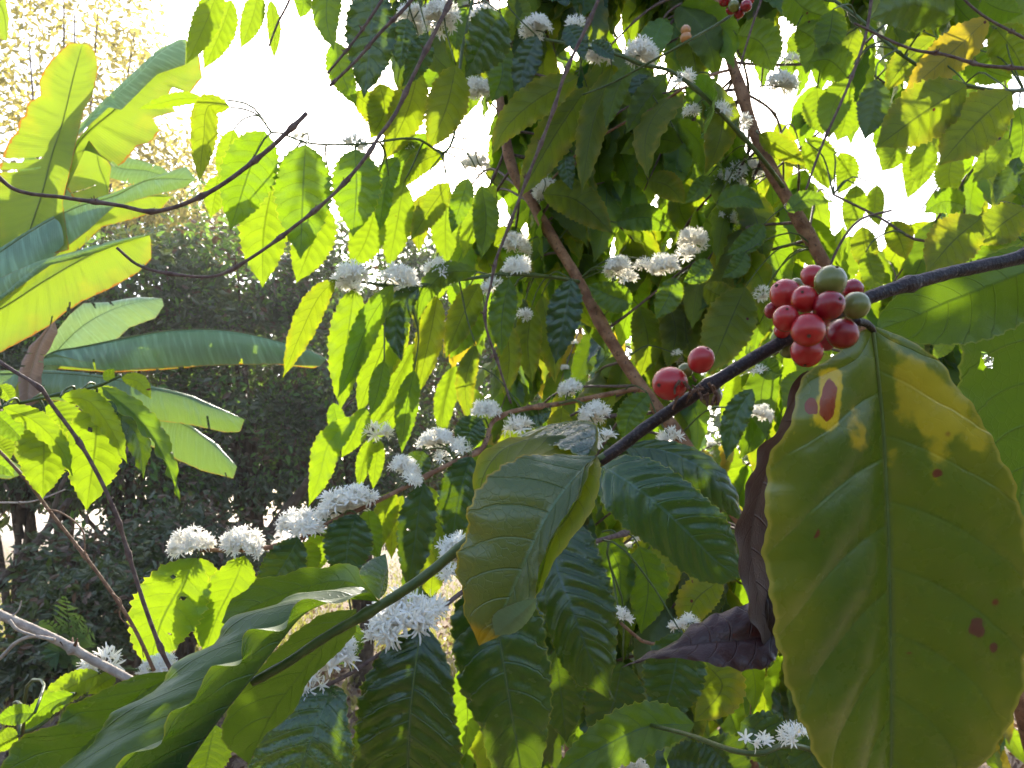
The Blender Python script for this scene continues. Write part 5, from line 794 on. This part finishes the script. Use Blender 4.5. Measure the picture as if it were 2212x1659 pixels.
# trunks leaning in the hedge
for (a, b, w, lab) in [((0, 1260, 6.5), (150, 1080, 7.2), 26, 'thick brown trunk leaning right at the far lower left'), ((560, 1180, 8.6), (760, 900, 9.0), 28, 'dark trunk leaning right through the hedge beside the glowing leaves'), ((320, 1260, 8.4), (350, 1000, 8.6), 12, 'thin upright trunk below the hedge left of the blossoms'), ((400, 1230, 8.4), (380, 1000, 8.8), 14, 'thin forked trunk below the hedge above the first round blossom')]:
    rt = thing('slender_tree', P(*a), lab, 'tree'); A_ = P(*a); B_ = P(*b); g0 = A_.copy(); g0 = A_+(A_-B_).normalized()*((A_.z)/max(.1, (B_-A_).normalized().z))
    tube('trunk', [g0, A_, A_.lerp(B_, .5)+Vector((.05, 0, .03)), B_], [w/F*a[2]*.6, w/F*b[2]*.3], M['bark'], rt, n=8, res=20, rough=.25)
    C_ = A_.lerp(B_, .7); tube('limb', [C_, C_+Vector((.1, 0, .4)), C_+Vector((.5, 0, .8))], [w/F*a[2]*.25, .01], M['bark'], rt, n=6, res=8)
# small palm seedling
pr = P(160, 1450, 5.2); pb = Vector((pr.x, pr.y, 0)); PL = thing('palm_seedling', pb, 'small feathery palm seedling in front of the hedge at the lower left', 'palm')
for (tx, ty) in [(140, 1290), (175, 1330), (200, 1365), (95, 1340), (110, 1425), (190, 1440), (100, 1400)]:
    a = P(150, 1450, 5.2); b = P(tx, ty, 5.2+R(-.3, .3)); mm = a.lerp(b, .55)+Vector((0, 0, .08)); fr = tube('frond', [pb, a, mm, b], [.006, .002], M['stemgreen'], PL, n=5, res=16)
    cp = catmull([a, mm, b], [k_/14 for k_ in range(15)]); V = []; Fc = []
    for k_, q in enumerate(cp[2:], 2):
        tan = (cp[min(14, k_+1)]-cp[k_-1]).normalized(); sdv = tan.cross(Vector((R(-.3, .3), 1, R(-.2, .2)))).normalized()
        for s in (-1, 1):
            e = q+(sdv*s+tan*.9).normalized()*.14*math.sin(math.pi*k_/15)+Vector((0, 0, -.02)); hw = tan*.009; i0 = len(V); V += [q-hw, q+hw, q.lerp(e, .5)+hw*1.5, e, q.lerp(e, .5)-hw*1.5]; Fc.append((i0, i0+1, i0+2, i0+3, i0+4))
    link('leaflets', mesh('leaflets', [v-a for v in V], Fc, smooth=False), a, fr, M['palm'])
# ground cover
def gfn():
    p = ray_ground(R(-300, 1100), 1170+abs(random.gauss(0, 170))); return Vector((p.x, p.y, .02+R(0, .03))), R(.05, .16), Vector((0, 0, 2.5))
tag(scatter('grass', 'grass', 16000, gfn), 'dry yellowish grass on the open ground below the hedge', 'grass', kind='stuff')
def lfn():
    p = ray_ground(R(-400, 2300), 1175+abs(random.gauss(0, 250))); return Vector((p.x, p.y, .03+R(0, .05))), R(.06, .14), Vector((0, 0, .5))
tag(scatter('leaf_litter', 'dry', 14000, lfn), 'brown fallen leaves scattered over the ground', 'leaf litter', kind='stuff')
# ================================================================== haze
HZ = bpy.data.materials.new('haze'); HZ.use_nodes = True; HZ.node_tree.nodes.clear(); ho = HZ.node_tree.nodes.new('ShaderNodeOutputMaterial'); hv = HZ.node_tree.nodes.new('ShaderNodeVolumePrincipled'); hv.inputs['Color'].default_value = (.93, .95, 1, 1); hv.inputs['Density'].default_value = .0013; hv.inputs['Anisotropy'].default_value = .55; HZ.node_tree.links.new(hv.outputs[0], ho.inputs['Volume'])
hb = [(x, y, z) for x in (-320, 320) for y in (-60, 420) for z in (-1.5, 12)]; hz = link('haze', mesh('haze', hb, [(0, 1, 3, 2), (4, 6, 7, 5), (0, 4, 5, 1), (2, 3, 7, 6), (0, 2, 6, 4), (1, 5, 7, 3)], smooth=False), (0, 0, 0), None, HZ); tag(hz, 'thin bright morning haze in the air', 'haze', kind='stuff')
# ================================================================== light
w = bpy.data.worlds.new('World'); bpy.context.scene.world = w; w.use_nodes = True; nt = w.node_tree; bg = nt.nodes['Background']; sk = nt.nodes.new('ShaderNodeTexSky'); sk.sky_type = 'NISHITA'; sk.sun_disc = False
sk.sun_elevation = ELEV; sk.sun_rotation = AZ; sk.dust_density = 3; sk.air_density = 1.0; nt.links.new(sk.outputs[0], bg.inputs[0]); bg.inputs[1].default_value = .15
sl = bpy.data.lights.new('sun', 'SUN'); sl.energy = 3.6; sl.angle = math.radians(.6); sl.color = (1, .93, .80); so = bpy.data.objects.new('sun', sl); C.objects.link(so); so.rotation_euler = SUN_D.to_track_quat('Z', 'Y').to_euler(); so.location = (0, 0, 10)
sc = bpy.context.scene; sc.view_settings.view_transform = 'Standard'; sc.view_settings.look = 'None'; sc.view_settings.exposure = 1.78; sc.view_settings.gamma = 1
cy = sc.cycles; cy.max_bounces = 7; cy.diffuse_bounces = 4; cy.glossy_bounces = 2; cy.transmission_bounces = 4; cy.adaptive_threshold = .025; cy.sample_clamp_indirect = 8
